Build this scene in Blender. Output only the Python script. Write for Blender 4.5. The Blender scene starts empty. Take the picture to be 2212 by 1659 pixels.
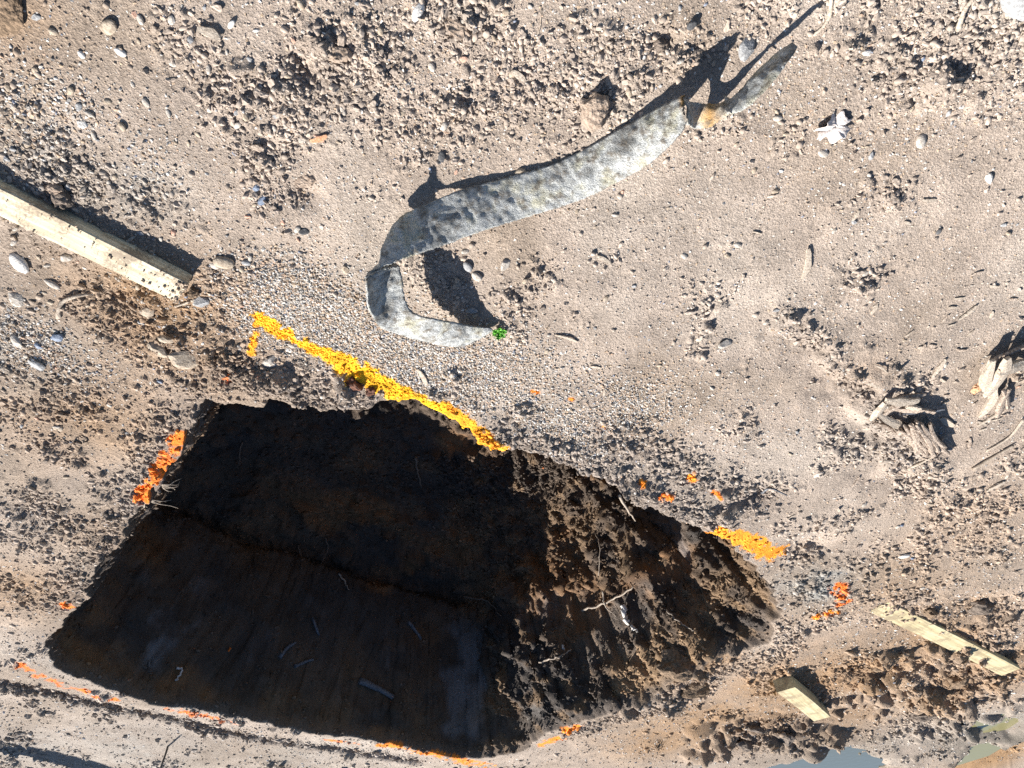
import bpy, bmesh, math, random
import numpy as np
from mathutils import Vector, Matrix

random.seed(7)
rng = np.random.default_rng(11)
scene = bpy.context.scene
col = scene.collection

# ------------------------------------------------------------------ camera
W, H_ = 2212.0, 1659.0                 # measuring scale used for the photograph
FPX, PITCH, ROLL, HC = 1500.0, math.radians(45.6), math.radians(4.7), 1.65
cp, sp = math.cos(PITCH), math.sin(PITCH)
_up = np.array([cp*math.sin(ROLL), cp*math.cos(ROLL), -sp])
_fw = np.array([0, 0, 1.0]) - np.dot([0, 0, 1.0], _up)*_up
_fw /= np.linalg.norm(_fw)
_rt = np.cross(_fw, _up)
RM = np.stack([_rt, _fw, _up])         # world = RM @ cam (x right, y down, z forward)

def un(p, z=0.0):
    """photo point -> point of the place at height z"""
    p = np.atleast_2d(np.asarray(p, float))
    d = np.stack([(p[:, 0]-W/2)/FPX, (p[:, 1]-H_/2)/FPX, np.ones(len(p))], 1) @ RM.T
    t = (np.asarray(z)-HC)/d[:, 2]
    return np.stack([d[:, 0]*t, d[:, 1]*t, HC+d[:, 2]*t], 1)

def G(x, y, z=0.0):
    return un((x, y), z)[0]

cd = bpy.data.cameras.new('camera')
cam = bpy.data.objects.new('camera', cd)
col.objects.link(cam)
m = np.eye(4)
m[:3, 0] = RM @ [1, 0, 0]; m[:3, 1] = RM @ [0, -1, 0]; m[:3, 2] = RM @ [0, 0, -1]
m[:3, 3] = (0, 0, HC)
cam.matrix_world = Matrix(m.tolist())
cd.sensor_fit = 'HORIZONTAL'; cd.sensor_width = 36.0; cd.lens = FPX/W*36.0
cd.clip_start = 0.02; cd.clip_end = 500
scene.camera = cam

# ------------------------------------------------------------------ sky, sun, exposure
SUN_AZ, SUN_EL = math.radians(44), math.radians(36)     # azimuth from +x towards +y
world = bpy.data.worlds.new('World'); scene.world = world
world.use_nodes = True
wn = world.node_tree
for n in list(wn.nodes): wn.nodes.remove(n)
sky = wn.nodes.new('ShaderNodeTexSky'); sky.sky_type = 'NISHITA'; sky.sun_disc = False
sky.sun_elevation = SUN_EL; sky.sun_rotation = math.pi/2 - SUN_AZ
sky.ozone_density = 2.5; sky.air_density = 1.0; sky.dust_density = 0.25
bg = wn.nodes.new('ShaderNodeBackground'); bg.inputs[1].default_value = 0.05
wo = wn.nodes.new('ShaderNodeOutputWorld')
wn.links.new(sky.outputs[0], bg.inputs[0]); wn.links.new(bg.outputs[0], wo.inputs[0])
sd = bpy.data.lights.new('sun', 'SUN'); sd.energy = 5.0; sd.angle = math.radians(0.5); sd.color = (1.0, 0.95, 0.88)
sun = bpy.data.objects.new('sun', sd); col.objects.link(sun)
sdir = Vector((math.cos(SUN_EL)*math.cos(SUN_AZ), math.cos(SUN_EL)*math.sin(SUN_AZ), math.sin(SUN_EL)))
sun.rotation_euler = sdir.to_track_quat('Z', 'Y').to_euler(); sun.location = sdir*20
vs = scene.view_settings
vs.view_transform = 'Standard'; vs.look = 'None'; vs.gamma = 1.0; vs.use_curve_mapping = False
vs.exposure = 1.3
scene.cycles.use_denoising = False      # keep the grain of the dirt

# ------------------------------------------------------------------ noise
def hsh(ix, iy, iz, seed):
    h = (ix.astype(np.int64)*374761393 + iy.astype(np.int64)*668265263 + iz*2147483647 + seed*974711) & 0xffffffff
    h = ((h ^ (h >> 13))*1274126177) & 0xffffffff
    h = ((h ^ (h >> 16))*2246822519) & 0xffffffff
    h = h ^ (h >> 15)
    return h.astype(np.float64)/4294967295.0

def vn2(x, y, seed=0):
    xi = np.floor(x); yi = np.floor(y); fx = x-xi; fy = y-yi
    fx = fx*fx*(3-2*fx); fy = fy*fy*(3-2*fy)
    a = hsh(xi, yi, 0, seed); b = hsh(xi+1, yi, 0, seed); c = hsh(xi, yi+1, 0, seed); d = hsh(xi+1, yi+1, 0, seed)
    return (a*(1-fx)+b*fx)*(1-fy)+(c*(1-fx)+d*fx)*fy - 0.5

def vn3(x, y, z, seed=0):
    zi = np.floor(z); fz = z-zi; fz = fz*fz*(3-2*fz)
    xi = np.floor(x); yi = np.floor(y); fx = x-xi; fy = y-yi
    fx = fx*fx*(3-2*fx); fy = fy*fy*(3-2*fy)
    zi = zi.astype(np.int64)
    def pl(k):
        a = hsh(xi, yi, k, seed); b = hsh(xi+1, yi, k, seed); c = hsh(xi, yi+1, k, seed); d = hsh(xi+1, yi+1, k, seed)
        return (a*(1-fx)+b*fx)*(1-fy)+(c*(1-fx)+d*fx)*fy
    return pl(zi)*(1-fz)+pl(zi+1)*fz - 0.5

def fbm2(x, y, f, o, seed, gain=0.5):
    s = 0; a = 1.0
    for i in range(o):
        s = s + a*vn2(x*f+17.3*i, y*f-9.1*i, seed+i); f *= 2.07; a *= gain
    return s

def fbm3(x, y, z, f, o, seed, gain=0.5):
    s = 0; a = 1.0
    for i in range(o):
        s = s + a*vn3(x*f+17.3*i, y*f-9.1*i, z*f+3.7*i, seed+i); f *= 2.07; a *= gain
    return s

def sst(a, b, x):
    t = np.clip((x-a)/(b-a), 0, 1); return t*t*(3-2*t)

def clods(x, y, cell, seed, dens, rmin=0.35, rmax=0.75, squash=0.7):
    """angular lumps scattered over jittered cells: height in metres"""
    X = x/cell; Y = y/cell
    xi = np.floor(X); yi = np.floor(Y)
    out = np.zeros_like(x)
    for dx in (-1, 0, 1):
        for dy in (-1, 0, 1):
            cx = xi+dx; cy = yi+dy
            r1 = hsh(cx, cy, 1, seed); r2 = hsh(cx, cy, 2, seed); r3 = hsh(cx, cy, 3, seed); r4 = hsh(cx, cy, 4, seed); r5 = hsh(cx, cy, 5, seed)
            rad = rmin+(rmax-rmin)*r3**1.6
            px = X-(cx+r1); py = Y-(cy+r2)
            a = r4*6.283; ca = np.cos(a); sa = np.sin(a)
            u = (px*ca+py*sa)/rad; v = (-px*sa+py*ca)/(rad*(0.6+0.4*r5))
            d2 = (np.abs(u)**3+np.abs(v)**3)**(2/3)
            h = np.sqrt(np.clip(1-d2, 0, 1))*rad*cell*squash*(1+0.35*u)
            h *= np.clip((dens-r5*0.9)*5, 0, 1)
            out = np.maximum(out, h)
    return out

# ------------------------------------------------------------------ pit outline
RIM = un([(440,868),(490,874),(540,872),(620,878),(690,884),(745,884),(790,872),(815,855),(870,862),(915,876),(965,892),(1000,918),(1040,946),
          (1110,966),(1170,975),(1220,988),(1290,1012),(1340,1046),(1400,1090),(1460,1108),(1510,1132),(1560,1164),(1600,1188),(1640,1232),(1668,1275),
          (1684,1330),(1668,1392),(1600,1408),(1540,1424),(1470,1470),(1400,1508),(1320,1540),(1250,1562),(1180,1590),(1118,1628),
          (1040,1640),(960,1636),(840,1606),(720,1590),(600,1566),(500,1548),(390,1530),(290,1506),(200,1476),(110,1440),(100,1395),
          (130,1345),(180,1298),(215,1220),(260,1150),(285,1110),(312,1075),(350,1030),(385,985),(412,935),(430,895)])[:, :2]
PC = np.array([0.55, 3.32])
_ang = np.arctan2(RIM[:, 1]-PC[1], RIM[:, 0]-PC[0]); _rad = np.hypot(RIM[:, 0]-PC[0], RIM[:, 1]-PC[1])
_o = np.argsort(_ang); _ang = _ang[_o]; _rad = _rad[_o]
_ang = np.concatenate([_ang-2*np.pi, _ang, _ang+2*np.pi]); _rad = np.tile(_rad, 3)

def rim_radius(th):
    # straight pieces between outline points, in polar form
    i = np.clip(np.searchsorted(_ang, th)-1, 0, len(_ang)-2)
    a0, a1, r0, r1 = _ang[i], _ang[i+1], _rad[i], _rad[i+1]
    x0, y0, x1, y1 = r0*np.cos(a0), r0*np.sin(a0), r1*np.cos(a1), r1*np.sin(a1)
    c, s = np.cos(th), np.sin(th)
    den = c*(y1-y0)-s*(x1-x0)
    r = (x0*(y1-y0)-y0*(x1-x0))/np.where(np.abs(den) < 1e-9, 1e-9, den)
    x, y = c*r*1.0, s*r*1.0
    r = r + 0.05*vn2(x*9, y*9, 401) + 0.035*vn2(x*24, y*24, 402) + 0.010*vn2(x*60, y*60, 403)
    return r

# ------------------------------------------------------------------ where the ground is rough, brown or painted
def seg_dist(x, y, pts):
    d = np.full(x.shape, 1e9)
    for (a, b) in zip(pts[:-1], pts[1:]):
        vx, vy = b[0]-a[0], b[1]-a[1]; L = vx*vx+vy*vy+1e-12
        t = np.clip(((x-a[0])*vx+(y-a[1])*vy)/L, 0, 1)
        d = np.minimum(d, np.hypot(x-a[0]-t*vx, y-a[1]-t*vy))
    return d

def blob_sum(x, y, blobs):
    s = np.zeros_like(x)
    for (px, py, r, k) in blobs:
        c = G(px, py); s = np.maximum(s, k*np.exp(-((x-c[0])**2+(y-c[1])**2)/(r*r)))
    return s

def line_sum(x, y, lines):
    s = np.zeros_like(x)
    for (pts, w, k) in lines:
        P = un(pts); s = np.maximum(s, k*np.exp(-(seg_dist(x, y, P)/w)**2))
    return s

ROUGH = [(1755,1275,.18,.9),(760,115,.13,1),(700,140,.08,.9),(130,385,.16,.95),(190,430,.1,.9),(330,460,.11,.8),(480,225,.07,.8),(420,110,.10,.65),(995,50,.09,.9),(900,20,.08,.7),(60,250,.09,.5),
         (2080,70,.17,.9),(1960,140,.12,.75),(2160,190,.14,.6),(2190,60,.12,.9),(1310,560,.05,.6),(960,270,.07,.75),(560,300,.05,.6),(1880,590,.10,.55),(1830,300,.05,.5),(1720,300,.06,.5),
         (330,690,.2,.75),(420,760,.17,.8),(120,880,.25,.7),(480,640,.13,.6),(300,560,.1,.5),(20,700,.15,.5),(60,470,.1,.5),
         (1480,1450,.22,.9),(1870,1440,.30,.95),(2040,1480,.35,.95),(1650,1590,.3,1),(2000,1560,.3,.9),(2100,1400,.3,.7),(1850,1230,.25,.6),(2120,1330,.25,.85),(1950,1300,.25,.7),
         (1790,1330,.15,.8),(60,1100,.16,.85),(200,1200,.15,.7),(60,1290,.2,.6),(1640,1070,.14,.8),(1740,1210,.12,.8),(330,1120,.1,.6)]
ROUGHL = [([(480,790),(640,850),(800,870)],.10,1.0),([(660,800),(760,830)],.06,.8),([(1060,940),(1220,975),(1400,1060),(1540,1120)],.10,.95),([(1300,930),(1480,1010),(1660,1090)],.12,.75),
          ([(430,850),(360,950),(270,1080),(120,1310)],.14,.7),([(1690,680),(1770,740),(1880,860),(1925,960),(2010,1080)],.05,.8),
          ([(0,1482),(300,1545),(520,1590),(900,1650)],.07,.9),([(1240,1585),(1400,1530),(1560,1450),(1690,1410)],.12,.8),([(1840,1290),(2010,1330),(2110,1380)],.12,.7)]
BIGCLOD = [(1560,1600,.3,1),(1750,1600,.25,1),(1980,1420,.25,.9),(2100,1440,.3,.9),(2060,1570,.3,1),(1900,1500,.3,.9),(1400,1530,.25,.8),(340,1040,.1,.3),(1480,1430,.25,1),(1640,1590,.35,1),(2030,1500,.4,.9),(1890,1450,.25,.9),(2140,1330,.2,.8),(60,1100,.13,.6),(1740,1210,.1,.6),(760,110,.1,.45),(130,385,.12,.5),(2060,80,.15,.4),(400,740,.15,.4),(600,850,.12,.6),(720,850,.1,.5),(1400,1050,.15,.5),(1620,1070,.12,.7)]
BROWN = [(1500,1560,.5,1),(1700,1480,.5,1),(2000,1380,.5,.9),(2150,1450,.6,.8),(1800,1560,.5,.8),(330,690,.28,.9),(440,780,.22,.8),(150,880,.35,.75),(60,1280,.3,.7),(250,1170,.2,.5),(1480,1440,.35,1),(1850,1450,.6,1),(1640,1560,.6,.9),(2050,1480,.5,.8),(1900,1270,.35,.65),(1750,1300,.3,.6),
         (2100,1150,.5,.35),(520,700,.18,.5),(20,20,.1,.7),(1430,1600,.5,.9),(1870,800,.12,.25)]
DARKSOIL = [([(480,810),(640,860),(800,880)],.08,.8),([(1080,950),(1220,985),(1400,1080),(1600,1180)],.11,.75),([(1300,950),(1480,1030),(1660,1090)],.12,.55),([(430,870),(330,1040),(210,1210),(100,1390)],.07,.6),
            ([(0,1482),(300,1545),(520,1592),(900,1652)],.06,.6),([(1240,1585),(1400,1530),(1560,1450)],.1,.5),([(1640,1590),(1720,1580)],.3,.6),([(1890,960),(1930,970)],.12,.4),([(1690,680),(1870,860),(1920,960)],.05,.35)]
SMOOTHL = [([(230,1508),(370,1540),(520,1570),(700,1600)],.04),]

def rough_map(x, y):
    r = np.maximum(blob_sum(x, y, ROUGH), line_sum(x, y, ROUGHL))
    n = fbm2(x, y, 5.0, 3, 50)+0.25*vn2(x*1.7, y*1.7, 57)
    r = np.maximum(r*(0.75+0.6*fbm2(x, y, 9, 2, 60)), 0.05+0.5*sst(0.10, 0.5, n))
    return np.clip(r, 0, 1)

PUDDLES = [([(1540,1690),(1640,1655),(1700,1642),(1790,1612),(1830,1606),(1880,1625),(1915,1642),(1930,1700),(1750,1740)], -0.035, 'wide muddy puddle mirroring the blue sky'),
           ([(2108,1556),(2150,1549),(2186,1562),(2170,1576),(2130,1581),(2106,1570)], -0.015, 'small olive puddle in the trampled mud'),
           ([(2068,1632),(2090,1608),(2130,1600),(2150,1609),(2120,1626),(2080,1642)], -0.015, 'narrow olive puddle beside the raised mud lip')]
def poly_sd(x, y, pl):
    d = seg_dist(x, y, list(pl)+[pl[0]]); ins = np.zeros(x.shape, bool); n = len(pl)
    for i in range(n):
        x0, y0 = pl[i][:2]; x1, y1 = pl[(i+1) % n][:2]
        c_ = ((y0 > y) != (y1 > y)) & (x < (x1-x0)*(y-y0)/(y1-y0+1e-12)+x0); ins ^= c_
    return np.where(ins, d, -d)
def puddle_bed(x, y, z):
    sel = (y > 4.2) & (x < 0.5)
    if not sel.any(): return z
    z = z.copy(); xs, ys_, zs = x[sel], y[sel], z[sel]
    for pts, lv, lb in PUDDLES:
        sd_ = poly_sd(xs, ys_, un(pts, lv))+0.10*vn2(xs*8, ys_*8, 611)+0.05*vn2(xs*21, ys_*21, 612)
        m_ = sst(-0.10, 0.12, sd_); zs = zs*(1-m_)+(lv-0.03)*m_
        zs = zs+0.010*np.exp(-((sd_+0.13)/0.07)**2)
    z[sel] = zs; return z

def ground_height(x, y, detail=True):
    z = 0.030*fbm2(x, y, 0.8, 2, 1) + 0.016*fbm2(x, y, 3.1, 3, 5)
    # scoured hollow with a broken lip, soil heaped along the pit, a groove beyond it
    hol = un([(1690,700),(1780,780),(1880,900),(1925,985),(2005,1090)])
    e_ = hol[-1]-hol[0]; L_ = math.hypot(e_[0], e_[1]); e_ = e_/L_
    al = (x-hol[0][0])*e_[0]+(y-hol[0][1])*e_[1]; sg = (x-hol[0][0])*e_[1]-(y-hol[0][1])*e_[0]
    sg = sg+0.20*vn2(x*4, y*4, 640)+0.12*vn2(x*9, y*9, 641)+0.05*vn2(x*24, y*24, 642)
    z = z - 0.022*np.exp(-(sg/0.14)**2)*np.tanh(sg/0.035)*sst(-.25, .25, al)*sst(L_+.25, L_-.25, al)
    lip = un([(2060,1650),(2212,1590)]); e_ = lip[1]-lip[0]; e_ = e_/np.linalg.norm(e_)
    sl = -((x-lip[0][0])*e_[1]-(y-lip[0][1])*e_[0])*(1 if e_[0] > 0 else -1)
    lipw = sst(.5, -.1, x-lip[0][0])
    z = z - lipw*(0.16*sst(-.02, .10, sl+.2*vn2(x*5, y*5, 645)) - 0.05*np.exp(-((sl+.12)/.12)**2))
    heap = np.array(un([(470,800),(640,845),(800,850),(1000,905),(1200,965),(1400,1060),(1560,1140)]))
    z = z + 0.018*np.exp(-(seg_dist(x, y, heap)/0.13)**2)
    gr = un([(0,1478),(300,1542),(520,1590),(900,1652)])
    z = z - 0.045*np.exp(-(seg_dist(x, y, gr)/0.035)**2)
    for (px, py, r, a) in ((60,1095,.11,-.035),(1740,1195,.10,-.04),(650,150,.04,-.03),(1895,1450,.14,-.05),(1620,1590,.2,-.06),(1760,1590,.15,-.05),(2110,1310,.12,-.05),(2000,1450,.12,-.04),
                           (1650,1070,.06,-.035),(1890,945,.05,-.025),(1955,1010,.05,-.03),(660,425,.035,-.02),(250,650,.03,-.02),(2040,1560,.25,-.03),(1430,90,.035,-.02),
                           (1700,1450,.25,.02),(1460,1430,.2,.03)):
        c = G(px, py); z = z + a*np.exp(-((x-c[0])**2+(y-c[1])**2)/(r*r))
    if not detail: return puddle_bed(x, y, z)
    r = rough_map(x, y)
    z = z + (0.002+0.007*r)*fbm2(x, y, 19, 3, 20)
    big = np.clip(blob_sum(x, y, BIGCLOD), 0, 1)
    far = sst(2.5, 5.0, y)
    z = z + 1.0*clods(x, y, 0.10, 71, big*0.85)*(1+0.5*far) + 0.9*far*clods(x, y, 0.19, 75, big*0.7)
    z = z + (0.75+0.5*far)*clods(x, y, 0.045, 72, r*0.68)
    z = z + 0.7*clods(x, y, 0.024, 73, r*0.75+0.02)
    z = z + 0.6*clods(x, y, 0.0125, 74, r*0.75+0.10)
    return puddle_bed(x, y, z)

PAINT = [  # (photo points, half width m, strength, yellowness)
    ([(552,692),(640,738),(740,790)], .022, 1.0, .9), ([(740,790),(790,815),(850,838),(935,880)], .036, 1.15, 1.0), ([(560,684),(541,765)], .014, .75, .6),
    ([(935,880),(985,892),(1005,910),(1072,955)], .030, .95, .6), ([(388,952),(345,1015),(308,1078)], .026, .95, .1), ([(1542,1148),(1600,1162),(1680,1204)], .045, 1.0, .45),
    ([(1812,1268),(1822,1300)], .035, .8, 0), ([(1765,1332),(1812,1322)], .025, .7, .3), ([(50,1440),(80,1462),(160,1488),(235,1510)], .034, .5, 0), ([(235,1510),(250,1512)], .022, 1., .1),
    ([(360,1532),(520,1560)], .028, .48, 0), ([(700,1598),(770,1610)], .016, .7, 0), ([(820,1612),(860,1612)], .035, 1., .2), ([(880,1622),(960,1636),(1060,1658)], .045, .6, .2),
    ([(1170,1612),(1215,1598)], .035, .9, .2), ([(1220,1580),(1248,1570)], .03, .95, .2), ([(1380,1026),(1384,1034)], .012, .9, .3), ([(1488,1024),(1500,1034)], .016, .9, .3),
    ([(1425,1060),(1445,1064)], .012, .8, .1), ([(1300,914),(1306,918)], .009, .8, .3), ([(488,818),(492,806)], .010, .8, 0), ([(138,1308),(146,1310)], .022, .9, .1), ([(1150,846),(1165,848)], .006, .6, .2), ([(1228,856),(1236,858)], .008, .7, .3), ([(1540,1060),(1552,1064)],.01,.7,.1)]

def paint_map(x, y):
    p = np.zeros_like(x); yel = np.zeros_like(x)
    n = fbm2(x, y, 55, 2, 90) + 0.8*fbm2(x, y, 17, 2, 95)
    for pts, w, k, ye in PAINT:
        P = un(pts); d = seg_dist(x, y, P)
        v = k*np.exp(-(d/(w*1.2))**2*0.9)+n*0.75*np.clip(2.2-d/w, 0, 1)
        v = sst(0.36, 0.66, v)*np.where(d < 2.6*w, 1, 0)
        yel = np.where(v > p, ye, yel); p = np.maximum(p, v)
    return p, yel

def mix(a, b, t): return a*(1-t[..., None])+np.asarray(b)*t[..., None]

def soil_colour(x, y):
    n1 = fbm2(x, y, 2.3, 3, 31); n2 = fbm2(x, y, 14, 3, 35)
    c = np.zeros(x.shape+(3,)); c[:] = (0.365, 0.302, 0.250)
    c = mix(c, (0.41, 0.35, 0.295), sst(0, .5, n1))
    c = mix(c, (0.31, 0.25, 0.198), sst(0, .5, -n1))
    br = np.clip(np.maximum(blob_sum(x, y, BROWN)*(1.05+0.6*n1+.5*n2), 0), 0, 1)
    c = mix(c, (0.285, 0.182, 0.102), br*0.9)
    dk = np.clip(line_sum(x, y, DARKSOIL)*(0.85+1.0*n2+.6*n1), 0, 1)
    c = mix(c, (0.165, 0.135, 0.115), dk*0.85)
    r = rough_map(x, y)
    c = c*(1-0.10*np.clip(r-0.3, 0, 1))[..., None]
    grey = blob_sum(x, y, [(300,430,.12,.6),(140,400,.14,.6),(30,780,.2,.6),(100,740,.12,.5),(1760,1275,.22,1.1),(2150,1570,.4,.75),(300,1620,.5,.5),(80,1620,.4,.5),(650,1640,.4,.4),(150,1440,.15,.5)])
    c = mix(c, (0.25, 0.24, 0.22), grey*(0.8+n2))
    lp = G(2160, 1640); c = mix(c, (0.30, 0.185, 0.095), sst(.9, .3, np.hypot(x-lp[0], y-lp[1]-.5)))
    wet = blob_sum(x, y, [(1780,1650,.7,.8),(2140,1600,.6,.8)])
    c = mix(c, (0.13, 0.115, 0.095), np.clip(wet*(0.8+n2), 0, 1))
    c = c*(1+0.30*n2)[..., None]
    return np.clip(c, 0.02, 0.9)

# ------------------------------------------------------------------ materials
def new_mat(name):
    mt = bpy.data.materials.new(name); mt.use_nodes = True
    nt = mt.node_tree
    b = nt.nodes['Principled BSDF']
    return mt, nt, b

def nd(nt, t, **kw):
    n = nt.nodes.new(t)
    for k, v in kw.items():
        if k.startswith('_'): setattr(n, k[1:], v)
        else: n.inputs[k.replace('__', ' ')].default_value = v
    return n

def ramp(nt, stops):
    r = nt.nodes.new('ShaderNodeValToRGB'); e = r.color_ramp.elements
    while len(e) > 1: e.remove(e[-1])
    e[0].position = stops[0][0]; e[0].color = (*stops[0][1], 1)
    for p, c in stops[1:]:
        k = e.new(p); k.color = (*c, 1)
    return r

def soil_material():
    mt, nt, b = new_mat('soil'); L = nt.links.new
    at = nd(nt, 'ShaderNodeAttribute', _attribute_name='soil'); wt = nd(nt, 'ShaderNodeAttribute', _attribute_name='wet')
    tc = nd(nt, 'ShaderNodeTexCoord')
    n1 = nd(nt, 'ShaderNodeTexNoise', Scale=120.0, Detail=5.0, Roughness=0.72)
    n2 = nd(nt, 'ShaderNodeTexNoise', Scale=420.0, Detail=2.0, Roughness=0.6)
    n3 = nd(nt, 'ShaderNodeTexNoise', Scale=45.0, Detail=3.0)
    vo = nd(nt, 'ShaderNodeTexVoronoi', Scale=190.0); vo.feature = 'F1'
    for n in (n1, n2, n3, vo): L(tc.outputs['Object'], n.inputs['Vector'])
    rp = ramp(nt, [(0.28, (0.62, 0.60, 0.58)), (0.5, (1, 1, 1)), (0.72, (1.35, 1.35, 1.36))])
    L(n1.outputs[0], rp.inputs[0])
    mx = nd(nt, 'ShaderNodeMix', _data_type='RGBA', _blend_type='MULTIPLY'); mx.inputs[0].default_value = 1.0
    L(at.outputs['Color'], mx.inputs[6]); L(rp.outputs[0], mx.inputs[7])
    rp2 = ramp(nt, [(0.0, (1.25, 1.24, 1.22)), (0.25, (1.05, 1.05, 1.05)), (0.6, (0.86, 0.85, 0.84))])
    L(vo.outputs['Distance'], rp2.inputs[0])
    mx2 = nd(nt, 'ShaderNodeMix', _data_type='RGBA', _blend_type='MULTIPLY'); mx2.inputs[0].default_value = 0.8
    L(mx.outputs[2], mx2.inputs[6]); L(rp2.outputs[0], mx2.inputs[7])
    L(mx2.outputs[2], b.inputs['Base Color'])
    ad = nd(nt, 'ShaderNodeMath', _operation='ADD'); L(n1.outputs[0], ad.inputs[0])
    m2 = nd(nt, 'ShaderNodeMath', _operation='MULTIPLY'); m2.inputs[1].default_value = 0.45; L(n2.outputs[0], m2.inputs[0]); L(m2.outputs[0], ad.inputs[1])
    m3 = nd(nt, 'ShaderNodeMath', _operation='MULTIPLY_ADD'); m3.inputs[1].default_value = -0.3; L(vo.outputs['Distance'], m3.inputs[0]); L(ad.outputs[0], m3.inputs[2])
    bp = nd(nt, 'ShaderNodeBump', Strength=1.0, Distance=0.006); L(m3.outputs[0], bp.inputs['Height'])
    L(bp.outputs[0], b.inputs['Normal'])
    rr = nd(nt, 'ShaderNodeMapRange'); rr.inputs[3].default_value = 0.95; rr.inputs[4].default_value = 0.42
    L(wt.outputs['Fac'], rr.inputs[0]); L(rr.outputs[0], b.inputs['Roughness'])
    b.inputs['Specular IOR Level'].default_value = 0.25
    return mt

def attr_material(name, attr, rough=0.85, bump=0.002, scale=300.0):
    mt, nt, b = new_mat(name); L = nt.links.new
    at = nd(nt, 'ShaderNodeAttribute', _attribute_name=attr, _attribute_type='INSTANCER')
    tc = nd(nt, 'ShaderNodeTexCoord')
    n = nd(nt, 'ShaderNodeTexNoise', Scale=3.0, Detail=3.0); L(tc.outputs['Object'], n.inputs['Vector'])
    rp = ramp(nt, [(0.3, (0.75, 0.74, 0.73)), (0.7, (1.2, 1.2, 1.2))]); L(n.outputs[0], rp.inputs[0])
    mx = nd(nt, 'ShaderNodeMix', _data_type='RGBA', _blend_type='MULTIPLY'); mx.inputs[0].default_value = 1.0
    L(at.outputs['Color'], mx.inputs[6]); L(rp.outputs[0], mx.inputs[7]); L(mx.outputs[2], b.inputs['Base Color'])
    b.inputs['Roughness'].default_value = rough; b.inputs['Specular IOR Level'].default_value = 0.3
    return mt

def mottled(name, c0, c1, scale=60.0, rough=0.85, bump=0.002, bscale=250.0, spec=0.3, stops=(0.35, 0.65)):
    mt, nt, b = new_mat(name); L = nt.links.new
    tc = nd(nt, 'ShaderNodeTexCoord'); ge = nd(nt, 'ShaderNodeNewGeometry')
    n = nd(nt, 'ShaderNodeTexNoise', Scale=scale, Detail=4.0); L(ge.outputs['Position'], n.inputs['Vector'])
    rp = ramp(nt, [(stops[0], c0), (stops[1], c1)]); L(n.outputs[0], rp.inputs[0]); L(rp.outputs[0], b.inputs['Base Color'])
    n2 = nd(nt, 'ShaderNodeTexNoise', Scale=bscale, Detail=3.0); L(ge.outputs['Position'], n2.inputs['Vector'])
    bp = nd(nt, 'ShaderNodeBump', Strength=0.9, Distance=bump); L(n2.outputs[0], bp.inputs['Height']); L(bp.outputs[0], b.inputs['Normal'])
    b.inputs['Roughness'].default_value = rough; b.inputs['Specular IOR Level'].default_value = spec
    return mt

def timber(name, c0, c1, dirt, dirt_amt=0.5, grain=(3, 55, 120)):
    mt, nt, b = new_mat(name); L = nt.links.new
    tc = nd(nt, 'ShaderNodeTexCoord'); mp = nd(nt, 'ShaderNodeMapping'); mp.inputs['Scale'].default_value = grain
    L(tc.outputs['Object'], mp.inputs['Vector'])
    n = nd(nt, 'ShaderNodeTexNoise', Scale=1.0, Detail=5.0, Roughness=0.6, Distortion=0.6); L(mp.outputs[0], n.inputs['Vector'])
    rp = ramp(nt, [(0.3, c0), (0.62, c1)]); L(n.outputs[0], rp.inputs[0])
    nd_ = nd(nt, 'ShaderNodeTexNoise', Scale=9.0, Detail=5.0, Roughness=0.7); L(tc.outputs['Object'], nd_.inputs['Vector'])
    ns = nd(nt, 'ShaderNodeTexNoise', Scale=180.0, Detail=2.0); L(tc.outputs['Object'], ns.inputs['Vector'])
    ad = nd(nt, 'ShaderNodeMath', _operation='MULTIPLY_ADD'); ad.inputs[1].default_value = 0.35; L(ns.outputs[0], ad.inputs[0]); L(nd_.outputs[0], ad.inputs[2])
    rd = ramp(nt, [(0.66, (0, 0, 0)), (0.80, (dirt_amt,)*3)]); L(ad.outputs[0], rd.inputs[0])
    mx = nd(nt, 'ShaderNodeMix', _data_type='RGBA'); L(rd.outputs[0], mx.inputs[0]); L(rp.outputs[0], mx.inputs[6]); mx.inputs[7].default_value = (*dirt, 1)
    L(mx.outputs[2], b.inputs['Base Color'])
    bp = nd(nt, 'ShaderNodeBump', Strength=0.6, Distance=0.002); L(n.outputs[0], bp.inputs['Height']); L(bp.outputs[0], b.inputs['Normal'])
    b.inputs['Roughness'].default_value = 0.75; b.inputs['Specular IOR Level'].default_value = 0.3
    return mt

M = {}
M['soil'] = soil_material()
M['gravel'] = attr_material('gravel', 'gcol')
M['stone_pale'] = mottled('pale_stone', (0.33, 0.29, 0.245), (0.50, 0.455, 0.40), 120)
M['stone_tan'] = mottled('tan_stone', (0.24, 0.19, 0.14), (0.42, 0.35, 0.27), 110)
M['stone_grey'] = mottled('grey_stone', (0.20, 0.20, 0.20), (0.36, 0.36, 0.36), 130)
M['slate'] = mottled('blue_slate', (0.10, 0.13, 0.19), (0.20, 0.24, 0.31), 90, rough=0.6)
M['stone_dark'] = mottled('dark_stone', (0.05, 0.05, 0.055), (0.12, 0.12, 0.12), 90)
M['stone_pink'] = mottled('pink_stone', (0.42, 0.24, 0.17), (0.55, 0.36, 0.27), 140)
M['white'] = mottled('white_chip', (0.52, 0.49, 0.45), (0.72, 0.70, 0.66), 140)
M['clod'] = mottled('dry_clod', (0.22, 0.165, 0.125), (0.36, 0.285, 0.225), 90, rough=0.95, bump=0.006, bscale=170)
M['clod_dark'] = mottled('damp_clod', (0.09, 0.072, 0.058), (0.20, 0.16, 0.13), 90, rough=0.95, bump=0.006, bscale=170)
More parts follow.
